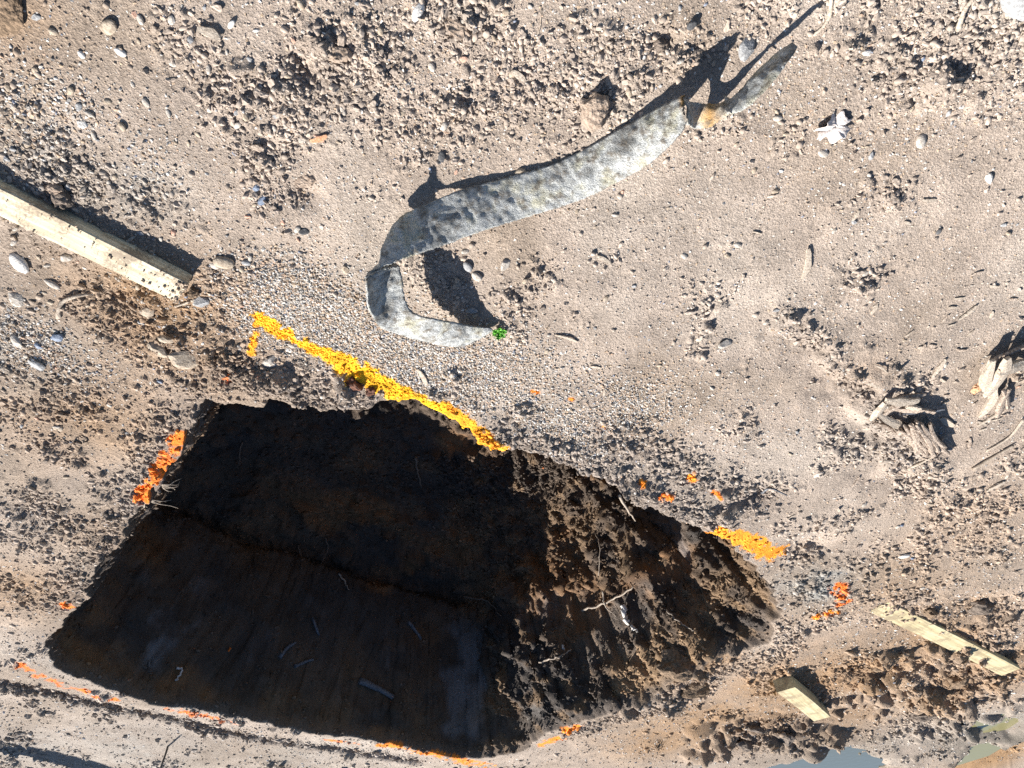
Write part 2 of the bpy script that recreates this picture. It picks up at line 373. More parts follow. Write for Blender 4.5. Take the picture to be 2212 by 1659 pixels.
M['clod_brown'] = mottled('brown_clod', (0.10, 0.07, 0.045), (0.25, 0.175, 0.115), 70, rough=0.95, bump=0.006, bscale=150)
M['clod_red'] = mottled('rusty_clod', (0.055, 0.022, 0.014), (0.17, 0.07, 0.04), 70, rough=0.8, bump=0.004, bscale=130)
M['pine'] = timber('sawn_timber', (0.40, 0.32, 0.20), (0.66, 0.59, 0.44), (0.24, 0.185, 0.13), 0.9)
M['pine_fresh'] = timber('fresh_timber', (0.31, 0.25, 0.13), (0.54, 0.475, 0.30), (0.24, 0.185, 0.12), 0.8)
M['rotwood'] = mottled('rotten_wood', (0.17, 0.125, 0.095), (0.46, 0.38, 0.31), 120, rough=0.9, bump=0.004, bscale=300)
M['drywood'] = mottled('dry_splinter', (0.30, 0.245, 0.19), (0.50, 0.43, 0.35), 160, rough=0.85)
M['orangewood'] = mottled('orange_splinter', (0.45, 0.22, 0.11), (0.60, 0.36, 0.22), 160, rough=0.85)
M['darkwood'] = mottled('wet_wood', (0.055, 0.06, 0.07), (0.16, 0.17, 0.19), 120, rough=0.5)
M['root'] = mottled('root', (0.22, 0.17, 0.13), (0.42, 0.36, 0.29), 160)
M['root_dark'] = mottled('damp_root', (0.10, 0.075, 0.055), (0.22, 0.17, 0.13), 160)
M['leaf_dry'] = mottled('bleached_leaf', (0.44, 0.39, 0.36), (0.66, 0.61, 0.58), 180, rough=0.9)
M['leaf_green'] = mottled('fresh_leaf', (0.05, 0.22, 0.015), (0.16, 0.48, 0.04), 200, rough=0.5)
M['steel'] = mottled('dark_wire', (0.05, 0.045, 0.04), (0.10, 0.09, 0.08), 60, rough=0.6)

def band_material():
    mt, nt, b = new_mat('grey_felt_band'); L = nt.links.new
    tc = nd(nt, 'ShaderNodeNewGeometry')
    n = nd(nt, 'ShaderNodeTexNoise', Scale=14.0, Detail=6.0, Roughness=0.62); L(tc.outputs['Position'], n.inputs['Vector'])
    rp = ramp(nt, [(0.28, (0.13, 0.13, 0.125)), (0.42, (0.30, 0.305, 0.295)), (0.52, (0.47, 0.48, 0.47)), (0.64, (0.42, 0.405, 0.32)), (0.76, (0.27, 0.255, 0.19))]); L(n.outputs[0], rp.inputs[0])
    f = nd(nt, 'ShaderNodeTexNoise', Scale=260.0, Detail=4.0, Roughness=0.7); L(tc.outputs['Position'], f.inputs['Vector'])
    rf = ramp(nt, [(0.3, (0.55, 0.55, 0.54)), (0.6, (1.2, 1.2, 1.2))]); L(f.outputs[0], rf.inputs[0])
    mx = nd(nt, 'ShaderNodeMix', _data_type='RGBA', _blend_type='MULTIPLY'); mx.inputs[0].default_value = 1.0
    L(rp.outputs[0], mx.inputs[6]); L(rf.outputs[0], mx.inputs[7])
    at = nd(nt, 'ShaderNodeAttribute', _attribute_name='rust')
    mx2 = nd(nt, 'ShaderNodeMix', _data_type='RGBA'); L(at.outputs['Fac'], mx2.inputs[0]); L(mx.outputs[2], mx2.inputs[6]); mx2.inputs[7].default_value = (0.46, 0.27, 0.10, 1)
    # soil smeared on the felt
    s = nd(nt, 'ShaderNodeTexNoise', Scale=38.0, Detail=5.0, Roughness=0.7); L(tc.outputs['Position'], s.inputs['Vector'])
    rs = ramp(nt, [(0.50, (0, 0, 0)), (0.64, (0.85,)*3)]); L(s.outputs[0], rs.inputs[0])
    mx3 = nd(nt, 'ShaderNodeMix', _data_type='RGBA'); L(rs.outputs[0], mx3.inputs[0]); L(mx2.outputs[2], mx3.inputs[6]); mx3.inputs[7].default_value = (0.17, 0.145, 0.115, 1)
    L(mx3.outputs[2], b.inputs['Base Color'])
    bp = nd(nt, 'ShaderNodeBump', Strength=1.0, Distance=0.004); L(f.outputs[0], bp.inputs['Height'])
    bp2 = nd(nt, 'ShaderNodeBump', Strength=1.0, Distance=0.008); L(s.outputs[0], bp2.inputs['Height']); L(bp.outputs[0], bp2.inputs['Normal'])
    L(bp2.outputs[0], b.inputs['Normal'])
    b.inputs['Roughness'].default_value = 0.95; b.inputs['Specular IOR Level'].default_value = 0.15
    return mt
M['band'] = band_material()

def water_material():
    mt, nt, b = new_mat('puddle_water'); L = nt.links.new
    b.inputs['Base Color'].default_value = (0.10, 0.095, 0.05, 1)
    b.inputs['Roughness'].default_value = 0.03; b.inputs['IOR'].default_value = 1.33
    b.inputs['Specular IOR Level'].default_value = 0.5
    b.inputs['Coat Weight'].default_value = 1.0; b.inputs['Coat Roughness'].default_value = 0.02; b.inputs['Coat IOR'].default_value = 1.5
    ge = nd(nt, 'ShaderNodeNewGeometry')
    n = nd(nt, 'ShaderNodeTexNoise', Scale=22.0, Detail=3.0); L(ge.outputs['Position'], n.inputs['Vector'])
    bp = nd(nt, 'ShaderNodeBump', Strength=0.25, Distance=0.004); L(n.outputs[0], bp.inputs['Height']); L(bp.outputs[0], b.inputs['Normal']); L(bp.outputs[0], b.inputs['Coat Normal'])
    return mt
M['water'] = water_material()
M['mud_water'] = water_material(); M['mud_water'].name = 'muddy_water'
_b = M['mud_water'].node_tree.nodes['Principled BSDF']; _b.inputs['Base Color'].default_value = (0.20, 0.185, 0.09, 1); _b.inputs['Coat Weight'].default_value = 0.0

# ------------------------------------------------------------------ helpers for objects
def tag(o, label=None, cat=None, group=None, kind=None):
    if label: o['label'] = label
    if cat: o['category'] = cat
    if group: o['group'] = group
    if kind: o['kind'] = kind
    return o

def link(name, me, mat=None, parent=None):
    o = bpy.data.objects.new(name, me); col.objects.link(o)
    if mat is not None and me is not None and len(me.materials) == 0: me.materials.append(mat)
    if parent is not None: o.parent = parent
    return o

def mesh_np(name, V, F, smooth=True):
    me = bpy.data.meshes.new(name)
    V = np.asarray(V, np.float32); F = np.asarray(F, np.int32)
    me.vertices.add(len(V)); me.vertices.foreach_set('co', V.ravel())
    k = F.shape[1]
    me.loops.add(F.size); me.loops.foreach_set('vertex_index', F.ravel())
    me.polygons.add(len(F)); me.polygons.foreach_set('loop_start', np.arange(0, F.size, k, dtype=np.int32))
    if smooth: me.polygons.foreach_set('use_smooth', np.ones(len(F), bool))
    me.update(calc_edges=True)
    return me

def grid_faces(nr, nc):
    i = np.arange(nr*nc).reshape(nr, nc)
    return np.stack([i[:-1, :-1].ravel(), i[:-1, 1:].ravel(), i[1:, 1:].ravel(), i[1:, :-1].ravel()], 1)

# ------------------------------------------------------------------ THE GROUND AND THE PIT: one sheet
ys = [0.16]
while ys[-1] < 6.9: ys.append(ys[-1]+0.0031+0.00158*max(ys[-1], 0.2))
back = [-40, -15, -6, -3, -1.5, -0.7, -0.3, -0.08, 0.04, 0.11]
fore = [7.05, 7.3, 7.7, 8.3, 9.2, 10.5, 13, 17, 24, 36, 60, 100]
ys = np.array(back+ys+fore)
NU = 930
uu = np.linspace(-1, 1, NU)
ext = np.array([1.03, 1.08, 1.16, 1.3, 1.55, 2.0, 3.0, 5.0, 10.0, 20.0])
uu = np.concatenate([-ext[::-1], uu, ext])
hw = 0.95+0.582*np.clip(ys, 0.1, 20)
cx = -0.03+0.0*ys
PX = cx[:, None]+hw[:, None]*uu[None, :]
PY = np.repeat(ys[:, None], len(uu), 1)
NR, NC = PX.shape
fine = (np.abs(uu)[None, :] <= 1.1) & (PY > 0.0) & (PY < 7.5)

X = PX.copy(); Y = PY.copy(); Z = np.zeros_like(PX)
Z[~fine] = ground_height(PX[~fine], PY[~fine], False)
Z[fine] = ground_height(PX[fine], PY[fine], True)
COL = np.zeros(PX.shape+(3,)); COL[:] = (0.36, 0.30, 0.25)
COL[fine] = soil_colour(PX[fine], PY[fine])
WET = np.zeros(PX.shape)

dx = PX-PC[0]; dy = PY-PC[1]
TH = np.arctan2(dy, dx); RR = np.hypot(dx, dy)
near_pit = RR < 3.2
RHO = np.full(PX.shape, 9.0)
RIMR = np.ones(PX.shape)
RIMR[near_pit] = rim_radius(TH[near_pit])
RHO[near_pit] = RR[near_pit]/RIMR[near_pit]
inp = RHO < 1.0
rho = RHO[inp]; th = TH[inp]; rimr = RIMR[inp]
# four walls: far, left, near, right (as seen by the person standing at the near side)
def wall_w(th):
    deg = np.degrees(th) % 360
    def win(a, b, f=11):
        d0 = (deg-a+180) % 360-180; d1 = (deg-b+180) % 360-180
        mid = (b-a) % 360
        dd = (deg-a) % 360
        return sst(-f, f, d0)*sst(-f, f, -d1)*np.where((dd <= mid+f) | (dd >= 360-f), 1, 0)
    w = np.stack([win(2, 95), win(95, 178), win(178, 276), win(276, 362)], 0)+1e-6
    return w/w.sum(0)
ww = wall_w(th)
BAND = 0.46
t = (1-rho)/BAND
kt = [0, .08, .3, .6, .66, .72, .8, 1.0]
kr = [[1, .985, .92, .80, .79, .845, .80, .58],
      [1, .965, .88, .75, .73, .71, .68, .54],
      [1, 1.00, 1.03, 1.04, 1.03, 1.0, .95, .72],
      [1, .99, .96, .90, .885, .90, .84, .60]]
kz = [[0, -.08, -.36, -.84, -.92, -.98, -1.02, -1.14],
      [0, -.06, -.28, -.72, -.82, -.90, -.98, -1.15],
      [0, -.10, -.35, -.80, -.88, -.95, -1.0, -1.2],
      [0, -.09, -.36, -.82, -.90, -.97, -1.02, -1.14]]
tt = np.clip(t+0.05*fbm2(th*3.0, np.zeros_like(th), 1.0, 3, 300)*sst(0.15, .4, t), 0, 1)
rp_ = sum(ww[i]*np.interp(tt, kt, kr[i]) for i in range(4))
zp_ = sum(ww[i]*np.interp(tt, kt, kz[i]) for i in range(4))
inner = np.clip((t-1)*BAND/(1-BAND), 0, 1)        # 0 at the foot of the walls, 1 at the middle
r1 = sum(ww[i]*kr[i][-1] for i in range(4)); z1 = sum(ww[i]*kz[i][-1] for i in range(4))
rp_ = np.where(t > 1, r1*(1-inner), rp_)
zp_ = np.where(t > 1, z1+(-1.22-z1)*sst(0, .6, inner), zp_)
x_ = PC[0]+np.cos(th)*rimr*rp_; y_ = PC[1]+np.sin(th)*rimr*rp_
zr = ground_height(PC[0]+np.cos(th)*rimr, PC[1]+np.sin(th)*rimr, False)
z_ = zp_ + Z[inp]*np.clip(1-t*6, 0, 1) + zr*np.clip(t*6, 0, 1)*np.clip(1-t, 0, 1)
X[inp] = x_; Y[inp] = y_; Z[inp] = z_
# relief on the pit faces, pushed along the surface normal
P = np.stack([X, Y, Z], -1)
def normals(P):
    du = np.gradient(P, axis=1); dv = np.gradient(P, axis=0)
    n = np.cross(du, dv); n /= np.linalg.norm(n, axis=-1, keepdims=True)+1e-12
    return n
N0 = normals(P)[inp]
arc = th*1.45
scr = np.clip(ww[0]+0.85*ww[1]+.6*ww[3], 0, 1)*sst(.05, .14, t)*sst(.66, .5, t)     # scraped by the bucket
gcoord = arc*4.1 + 1.0*zp_*(0.5+0.8*ww[1]) + 1.8*vn2(arc*1.1, zp_*0.8, 310) + .7*vn2(arc*3, zp_*2, 315)
gro = (np.abs((gcoord*1.0) % 1.0-0.5)*2)
groove = -0.022*sst(0.72, 1.0, gro) + 0.016*vn2(gcoord*2.2, zp_*1.2, 311) + 0.004*vn2(gcoord*6, zp_*2.5, 312) + 0.010*fbm3(x_, y_, z_, 16, 3, 316) - 0.016*sst(0.12, 0.0, np.abs(fbm3(x_, y_, z_, 5, 2, 317)))*0.6
chat = 0.004*vn2(arc*9, zp_*30, 313)
smooth = scr*sst(-0.06, 0.14, fbm2(arc, zp_, 3.0, 3, 314)-0.04)
rough3 = 0.055*fbm3(x_, y_, z_, 5.5, 2, 320) + 0.040*np.abs(fbm3(x_, y_, z_, 14, 3, 324)) + 0.022*fbm3(x_, y_, z_, 42, 2, 330)
rough3 *= (0.8+0.9*ww[1]*sst(.1, .4, t))
amp = sst(0.0, 0.10, t)
disp = (smooth*(groove+chat+0.25*rough3)+(1-smooth)*rough3)*amp
lumps = clods(x_*1.0+z_*0.35, y_*1.0+z_*0.35, 0.11, 340, np.clip(0.62*(1-smooth), 0, 1))*0.85 + clods(x_+z_*0.5, y_+z_*0.5, 0.045, 341, np.clip(0.7*(1-smooth), 0, 1))*0.8
disp = disp+lumps*amp*(0.35+0.65*np.clip(ww[1]+ww[2]+(t > .7), 0, 1))
P[inp] += N0*disp[:, None]
# colours of the cut soil
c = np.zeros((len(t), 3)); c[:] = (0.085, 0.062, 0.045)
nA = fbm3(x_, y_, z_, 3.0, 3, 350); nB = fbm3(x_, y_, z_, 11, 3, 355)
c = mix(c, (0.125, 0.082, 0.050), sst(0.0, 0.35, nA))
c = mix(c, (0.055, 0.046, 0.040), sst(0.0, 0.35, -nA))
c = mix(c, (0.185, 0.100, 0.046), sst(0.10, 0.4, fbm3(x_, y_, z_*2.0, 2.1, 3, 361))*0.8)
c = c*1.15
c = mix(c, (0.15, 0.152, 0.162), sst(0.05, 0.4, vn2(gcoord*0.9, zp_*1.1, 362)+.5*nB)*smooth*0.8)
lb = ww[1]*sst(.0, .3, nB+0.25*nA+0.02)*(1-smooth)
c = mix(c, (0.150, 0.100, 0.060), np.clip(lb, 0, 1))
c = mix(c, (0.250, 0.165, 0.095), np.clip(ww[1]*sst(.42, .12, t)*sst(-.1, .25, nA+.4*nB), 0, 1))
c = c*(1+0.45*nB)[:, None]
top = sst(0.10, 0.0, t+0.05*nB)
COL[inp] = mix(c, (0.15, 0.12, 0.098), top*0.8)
WET[inp] = np.clip(smooth*0.75+0.1, 0, 1)
# paint sprayed on the ground
pm = fine & ~(inp & (RHO < 0.992))
pf, ye = paint_map(PX[pm], PY[pm])
pc = np.zeros((pf.size, 3)); pc[:] = (0.86, 0.20, 0.03)
pc = mix(pc, (0.94, 0.50, 0.02), ye)
pc = pc*(0.8+0.5*(fbm2(PX[pm], PY[pm], 40, 2, 97)+.5))[:, None]
COL[pm] = COL[pm]*(1-pf[:, None])+pc*pf[:, None]

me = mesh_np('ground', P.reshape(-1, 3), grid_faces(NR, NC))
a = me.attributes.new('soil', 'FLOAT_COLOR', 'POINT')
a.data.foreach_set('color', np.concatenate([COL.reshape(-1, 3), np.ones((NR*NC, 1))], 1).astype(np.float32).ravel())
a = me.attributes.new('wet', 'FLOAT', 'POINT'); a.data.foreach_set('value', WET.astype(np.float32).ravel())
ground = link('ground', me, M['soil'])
tag(ground, kind='structure')
NRM = normals(P)

def gz(x, y):
    """height of the finished ground at (x, y) outside the pit"""
    return float(ground_height(np.array([float(x)]), np.array([float(y)]), True)[0])

def gz_s(x, y):
    return float(ground_height(np.array([float(x)]), np.array([float(y)]), False)[0])

def pit_point(px, py):
    """nearest vertex of the pit surface that shows at a photo point"""
    d = un((px, py), -1.0)[0]-np.array([0, 0, HC]); d /= np.linalg.norm(d)
    Q = P[inp]-np.array([0, 0, HC]); k = Q @ d
    e = np.linalg.norm(Q-k[:, None]*d, axis=1)
    ok = np.where(e < 0.02)[0]
    if len(ok) == 0: ok = np.argsort(e)[:5]
    j = ok[np.argmin(k[ok])]
    return P[inp][j], NRM[inp][j]

# ------------------------------------------------------------------ stone meshes
def stone_mesh(name, seed, subdiv=2, angular=0.0, flat=0.7, rough=0.12):
    bm = bmesh.new(); bmesh.ops.create_icosphere(bm, subdivisions=subdiv, radius=0.5)
    r = random.Random(seed)
    V = np.array([v.co for v in bm.verts])
    for k in range(int(7*angular)):
        n = np.array([r.gauss(0, 1) for _ in range(3)]); n /= np.linalg.norm(n); h = r.uniform(0.26, 0.40)
        dd = V @ n; o = dd > h
        V[o] -= (dd[o]-h)[:, None]*n
    f = 1+rough*2*fbm3(V[:, 0]+seed*3.1, V[:, 1], V[:, 2], 2.3, 2, seed)+rough*fbm3(V[:, 0]+seed, V[:, 1], V[:, 2], 6, 1, seed+9)
    V = V*f[:, None]*np.array([1, r.uniform(.62, .9), flat*r.uniform(.8, 1.1)])
    for v, q in zip(bm.verts, V): v.co = q
    me = bpy.data.meshes.new(name); bm.to_mesh(me); bm.free()
    if angular < 0.5: me.polygons.foreach_set('use_smooth', np.ones(len(me.polygons), bool))
    return me

# ------------------------------------------------------------------ loose gravel and crumbs (uncountable): one instanced object
src = bpy.data.collections.new('gravel_shapes')
for k in range(10):
    me = stone_mesh('gravel_shape', 900+k, 2 if k < 7 else 1, 1.0 if k < 7 else 0.0, 0.62, 0.34 if k < 7 else .15); me.materials.append(M['gravel'])
    src.objects.link(bpy.data.objects.new('gravel_shape', me))

def scatter(n, weight, smin, smax, power, far_gain=0.0):
    """pick vertices of the ground sheet by weight; returns flat indices and sizes"""
    w = weight.ravel(); cdf = np.cumsum(w); cdf /= cdf[-1]
    idx = np.searchsorted(cdf, rng.random(n))
    s = smin+(smax-smin)*rng.random(n)**power
    return idx, s

area = np.zeros(PX.shape)
area[1:-1, 1:-1] = (PX[1:-1, 2:]-PX[1:-1, :-2])*(PY[2:, 1:-1]-PY[:-2, 1:-1])
infr = fine & (PY > 0.2) & (PY < 7.0)
outm = infr & (RHO > 1.005)
RGH = np.zeros(PX.shape); RGH[outm] = rough_map(PX[outm], PY[outm])
gn = np.zeros(PX.shape); gn[outm] = fbm2(PX[outm], PY[outm], 4.0, 3, 500)
persp = np.clip(1.0/(0.6+np.clip(PY, 0, 10)*0.55)**1.5, 0, 3)
pts, scl, cols = [], [], []
def add_gravel(idx, s, colour, sink=0.2):
    p = P.reshape(-1, 3)[idx].copy(); nn = NRM.reshape(-1, 3)[idx]
    p += (rng.random(p.shape)-.5)*np.array([.007, .007, 0])
    p += nn*(s*(0.5*0.7-sink))[:, None]
    pts.append(p); scl.append(s); cols.append(colour)
Cf = COL.reshape(-1, 3)
PAL = np.array([(.50,.46,.41),(.60,.57,.53),(.36,.34,.31),(.26,.26,.26),(.40,.30,.21),(.22,.24,.29),(.46,.33,.24),(.68,.65,.60),(.34,.27,.20),(.12,.115,.11)])
PW = np.array([.22,.10,.14,.05,.16,.03,.09,.05,.12,.02]); PW /= PW.sum()
def stone_cols(n): return PAL[rng.choice(len(PAL), n, p=PW)]*(0.8+0.4*rng.random((n, 1)))
# crumbs of soil, thick where the ground is broken
yy_ = PY.ravel()
idx, s = scatter(36000, area*outm*persp*(0.005+1.2*RGH**2.2), .005, .030, 2.3); s = s*(0.75+0.25*np.clip(yy_[idx]-1, 0, 4))
add_gravel(idx, s, np.clip(Cf[idx]*(0.8+0.4*rng.random((len(idx), 1))), 0, 0.95), 0.30)
idx, s = scatter(46000, area*outm*persp*(0.10+1.0*RGH**1.3), .003, .012, 2.4); s = s*(0.75+0.25*np.clip(yy_[idx]-1, 0, 4))
add_gravel(idx, s, np.clip(Cf[idx]*(0.9+0.5*rng.random((len(idx), 1))), 0, 0.95), 0.25)
# small stones washed clean and trodden flush, mostly in bands
idx, s = scatter(70000, area*outm*persp*(0.22+1.3*np.clip(gn+0.1, 0, 1)+0.3*RGH), .003, .014, 2.8); s = s*(0.75+0.22*np.clip(yy_[idx]-1, 0, 4))
pc_ = Cf[idx]; painted = (pc_[:, 0] > 0.5) & (pc_[:, 2] < 0.12)
sc_ = np.where(painted[:, None], pc_, stone_cols(len(idx)))
add_gravel(idx, s, sc_, 0.40)
# gravel strewn between the band and the painted line
gl = line_sum(PX[outm], PY[outm], [([(620,680),(780,760),(960,800),(1120,860),(1240,930)], .13, 1.0), ([(1050,800),(1350,900)], .15, .5), ([(0,260),(230,330)], .12, .25), ([(0,720),(120,800)], .12, .4)])
w = np.zeros(PX.shape); w[outm] = gl*np.clip(0.7+1.5*gn[outm], 0.1, 2)
idx, s = scatter(26000, area*w*persp, .004, .012, 1.8)
pc_ = Cf[idx]; painted = (pc_[:, 0] > 0.5) & (pc_[:, 2] < 0.12)
add_gravel(idx, s, np.where(painted[:, None], pc_, stone_cols(len(idx))), 0.28)
# crumbs and clods fallen into the pit
w = np.zeros(PX.shape)
wi = (1-smooth)*(0.4+1.2*ww[1])*sst(.02, .1, t)+0.3; w[inp] = wi*area[inp]
idx, s = scatter(26000, w, .006, .03, 2.2)
add_gravel(idx, s, np.clip(Cf[idx]*(0.7+0.7*rng.random((len(idx), 1))), 0, .9), 0.25)
kb = 260; f_ = rng.random(kb)**2.6*0.5; e0 = G(392, 637, .040); e1 = G(0, 438, .040); dv0 = (e1-e0)/np.linalg.norm(e1-e0); sd0 = np.array([-dv0[1], dv0[0], 0])
q_ = e0+dv0*f_[:, None]+sd0*((rng.random(kb)**.8-.5)*0.084)[:, None]+np.array([0, 0, -.008+.0015]); q_[:, 2] += f_/1.15*.008
s_b = (.0016+.009*rng.random(kb)**5)*(1.25-1.2*f_)
pts.append(q_+np.array([0, 0, 1])*(s_b*.15)[:, None]); scl.append(s_b); cols.append(np.array([(.40,.31,.23)])*(0.6+0.8*rng.random((kb, 1))))
pts = np.concatenate(pts); scl = np.concatenate(scl); cols = np.concatenate(cols)
NG = len(pts)
gm = bpy.data.meshes.new('loose_gravel'); gm.vertices.add(NG); gm.vertices.foreach_set('co', pts.astype(np.float32).ravel())
def pa(me, name, typ, key, arr):
    a = me.attributes.new(name, typ, 'POINT'); a.data.foreach_set(key, np.ascontiguousarray(arr).ravel())
sv = scl[:, None]*np.stack([0.85+.5*rng.random(NG), 0.8+.3*rng.random(NG), 0.75+.4*rng.random(NG)], 1)
pa(gm, 'gscale', 'FLOAT_VECTOR', 'vector', sv.astype(np.float32))
pa(gm, 'grot', 'FLOAT_VECTOR', 'vector', np.stack([rng.normal(0, .45, NG), rng.normal(0, .45, NG), rng.random(NG)*6.283], 1).astype(np.float32))
pa(gm, 'gidx', 'INT', 'value', rng.integers(0, 10, NG).astype(np.int32))
pa(gm, 'gcol', 'FLOAT_COLOR', 'color', np.concatenate([cols, np.ones((NG, 1))], 1).astype(np.float32))
gm.update()
gravel = link('loose_gravel', gm); tag(gravel, 'loose gravel, grit and soil crumbs strewn over the dirt and pit walls', 'gravel', kind='stuff')
gt = bpy.data.node_groups.new('strew', 'GeometryNodeTree')
gt.interface.new_socket('Geometry', in_out='INPUT', socket_type='NodeSocketGeometry'); gt.interface.new_socket('Geometry', in_out='OUTPUT', socket_type='NodeSocketGeometry')
gi = gt.nodes.new('NodeGroupInput'); go = gt.nodes.new('NodeGroupOutput')
iop = gt.nodes.new('GeometryNodeInstanceOnPoints'); ci = gt.nodes.new('GeometryNodeCollectionInfo')
ci.inputs[0].default_value = src; ci.inputs['Separate Children'].default_value = True; ci.inputs['Reset Children'].default_value = True
def na(name, typ):
    n = gt.nodes.new('GeometryNodeInputNamedAttribute'); n.data_type = typ; n.inputs['Name'].default_value = name; return n
e2r = gt.nodes.new('FunctionNodeEulerToRotation')
gl_ = gt.links.new
gl_(gi.outputs[0], iop.inputs['Points']); gl_(ci.outputs[0], iop.inputs['Instance']); iop.inputs['Pick Instance'].default_value = True
gl_(na('gidx', 'INT').outputs[0], iop.inputs['Instance Index'])
gl_(na('grot', 'FLOAT_VECTOR').outputs[0], e2r.inputs[0]); gl_(e2r.outputs[0], iop.inputs['Rotation'])
gl_(na('gscale', 'FLOAT_VECTOR').outputs[0], iop.inputs['Scale']); gl_(iop.outputs[0], go.inputs[0])
md = gravel.modifiers.new('strew', 'NODES'); md.node_group = gt

# ------------------------------------------------------------------ puddles
def puddle(pts, z, label):
    P2 = un(pts, z); c_ = P2.mean(0); V = []
    for q in P2:                       # the sheet of water reaches under its bank; the ground cuts its shore
        d = q-c_; V.append(c_+d*(1+0.14/np.linalg.norm(d)))
    bm = bmesh.new(); bm.faces.new([bm.verts.new((q[0], q[1], z)) for q in V])
    bm.normal_update()
    if bm.faces[:][0].normal.z < 0: bmesh.ops.reverse_faces(bm, faces=bm.faces[:])
    me = bpy.data.meshes.new('puddle'); bm.to_mesh(me); bm.free()
    o = link('puddle', me, M['mud_water'] if 'olive' in label else M['water']); o['kind'] = 'structure'; o['label'] = label
    return o
for pts_, lv_, lb_ in PUDDLES: puddle(pts_, lv_, lb_)

# ------------------------------------------------------------------ tubes, splinters, boards
def tube_mesh(name, pts, radii, seg=7, jitter=0.0, seed=0):
    pts = [Vector(p) for p in pts]; r = random.Random(seed)
    n = len(pts); V = []; F = []
    for i, p in enumerate(pts):
        tn = (pts[min(i+1, n-1)]-pts[max(i-1, 0)]).normalized()
        a = tn.orthogonal().normalized() if i == 0 else (a-tn*a.dot(tn)).normalized()
        b_ = tn.cross(a)
        for k in range(seg):
            an = 2*math.pi*k/seg; rr = radii[i]*(1+jitter*r.uniform(-1, 1))
            V.append(p+(a*math.cos(an)+b_*math.sin(an))*rr)
    F4 = [(i*seg+k, i*seg+(k+1) % seg, (i+1)*seg+(k+1) % seg, (i+1)*seg+k) for i in range(n-1) for k in range(seg)]
    me = bpy.data.meshes.new(name)
    me.from_pydata([tuple(v) for v in V], [], F4+[tuple(range(seg))[::-1], tuple(range((n-1)*seg, n*seg))])
    for p_ in me.polygons: p_.use_smooth = len(p_.vertices) == 4
    return me

def spline(ctrl, n):
    c = [np.asarray(p, float) for p in ctrl]; c = [2*c[0]-c[1]]+c+[2*c[-1]-c[-2]]
    out = []; m_ = len(c)-3
    for i in range(n):
        s_ = i/(n-1)*m_; k = min(int(s_), m_-1); f = s_-k
        p0, p1, p2, p3 = c[k:k+4]
        out.append(0.5*((2*p1)+(-p0+p2)*f+(2*p0-5*p1+4*p2-p3)*f*f+(-p0+3*p1-3*p2+p3)*f**3))
    return np.array(out)

def twig(name, photo, r0, r1, mat, label, cat='twig', group=None, lift=0.0, n=14, hs=None, jitter=0.18, seed=0):
    """a stick lying along photo points on the ground"""
    ctrl = []
    for i, (px, py) in enumerate(photo):
        q = G(px, py); h = (hs[i] if hs else lift)
        z = gz(q[0], q[1])+h+(r0+(r1-r0)*i/max(1, len(photo)-1))*0.6
        q = un((px, py), z)[0]; ctrl.append(q)
    S = spline(ctrl, n)
    if hs is None:
        for i in range(n): S[i, 2] = max(S[i, 2], gz_s(S[i, 0], S[i, 1])+0.2*r0)
    base = S[0].copy(); S = S-base
    o = link(name, tube_mesh(name, S, [r0+(r1-r0)*i/(n-1) for i in range(n)], 7, jitter, seed), mat)
    o.location = base
    tag(o, label, cat, group)
    return o

def splinter_mesh(name, L, w, th_, seed, taper=0.5, mat=None):
    r = random.Random(seed); n = 7; V = []; F = []
    bend = r.uniform(-.08, .08)*L
    for i in range(n):
        f = i/(n-1); k = (1-taper*abs(2*f-1)**2)*r.uniform(.85, 1.1)
        xo = (f-.5)*L; yo = bend*(f-.5)**2*4
        for (sy, sz) in ((-1, -1), (1, -1), (1, .8), (.2, 1), (-1, .9)):
            V.append((xo+r.uniform(-.02, .02)*L, yo+sy*w/2*k+r.uniform(-.08, .08)*w, sz*th_/2*k))
    m_ = 5
    F = [(i*m_+k, i*m_+(k+1) % m_, (i+1)*m_+(k+1) % m_, (i+1)*m_+k) for i in range(n-1) for k in range(m_)]
    F += [tuple(range(m_))[::-1], tuple(range((n-1)*m_, n*m_))]
    me = bpy.data.meshes.new(name); me.from_pydata(V, [], F)
    if mat: me.materials.append(mat)
    return me

def chip(photo_a, photo_b, w, th_, mat, label, cat='wood chip', group=None, name='wood_splinter', seed=0, lift=0.0):
    a, b_ = G(*photo_a), G(*photo_b)
    c = (a+b_)/2; L = float(np.linalg.norm(b_-a))
    o = link(name, splinter_mesh(name, L, w, th_, seed, mat=mat))
    za = gz(a[0], a[1]); zb = gz(b_[0], b_[1]); zc = gz(c[0], c[1])
    z = max((za+zb)/2, zc)+th_*0.28+lift
    o.location = (c[0], c[1], z)
    o.rotation_euler = (random.uniform(-.2, .2), -math.atan2(zb-za, L)*0.6, math.atan2(b_[1]-a[1], b_[0]-a[0]))
    tag(o, label, cat, group); return o

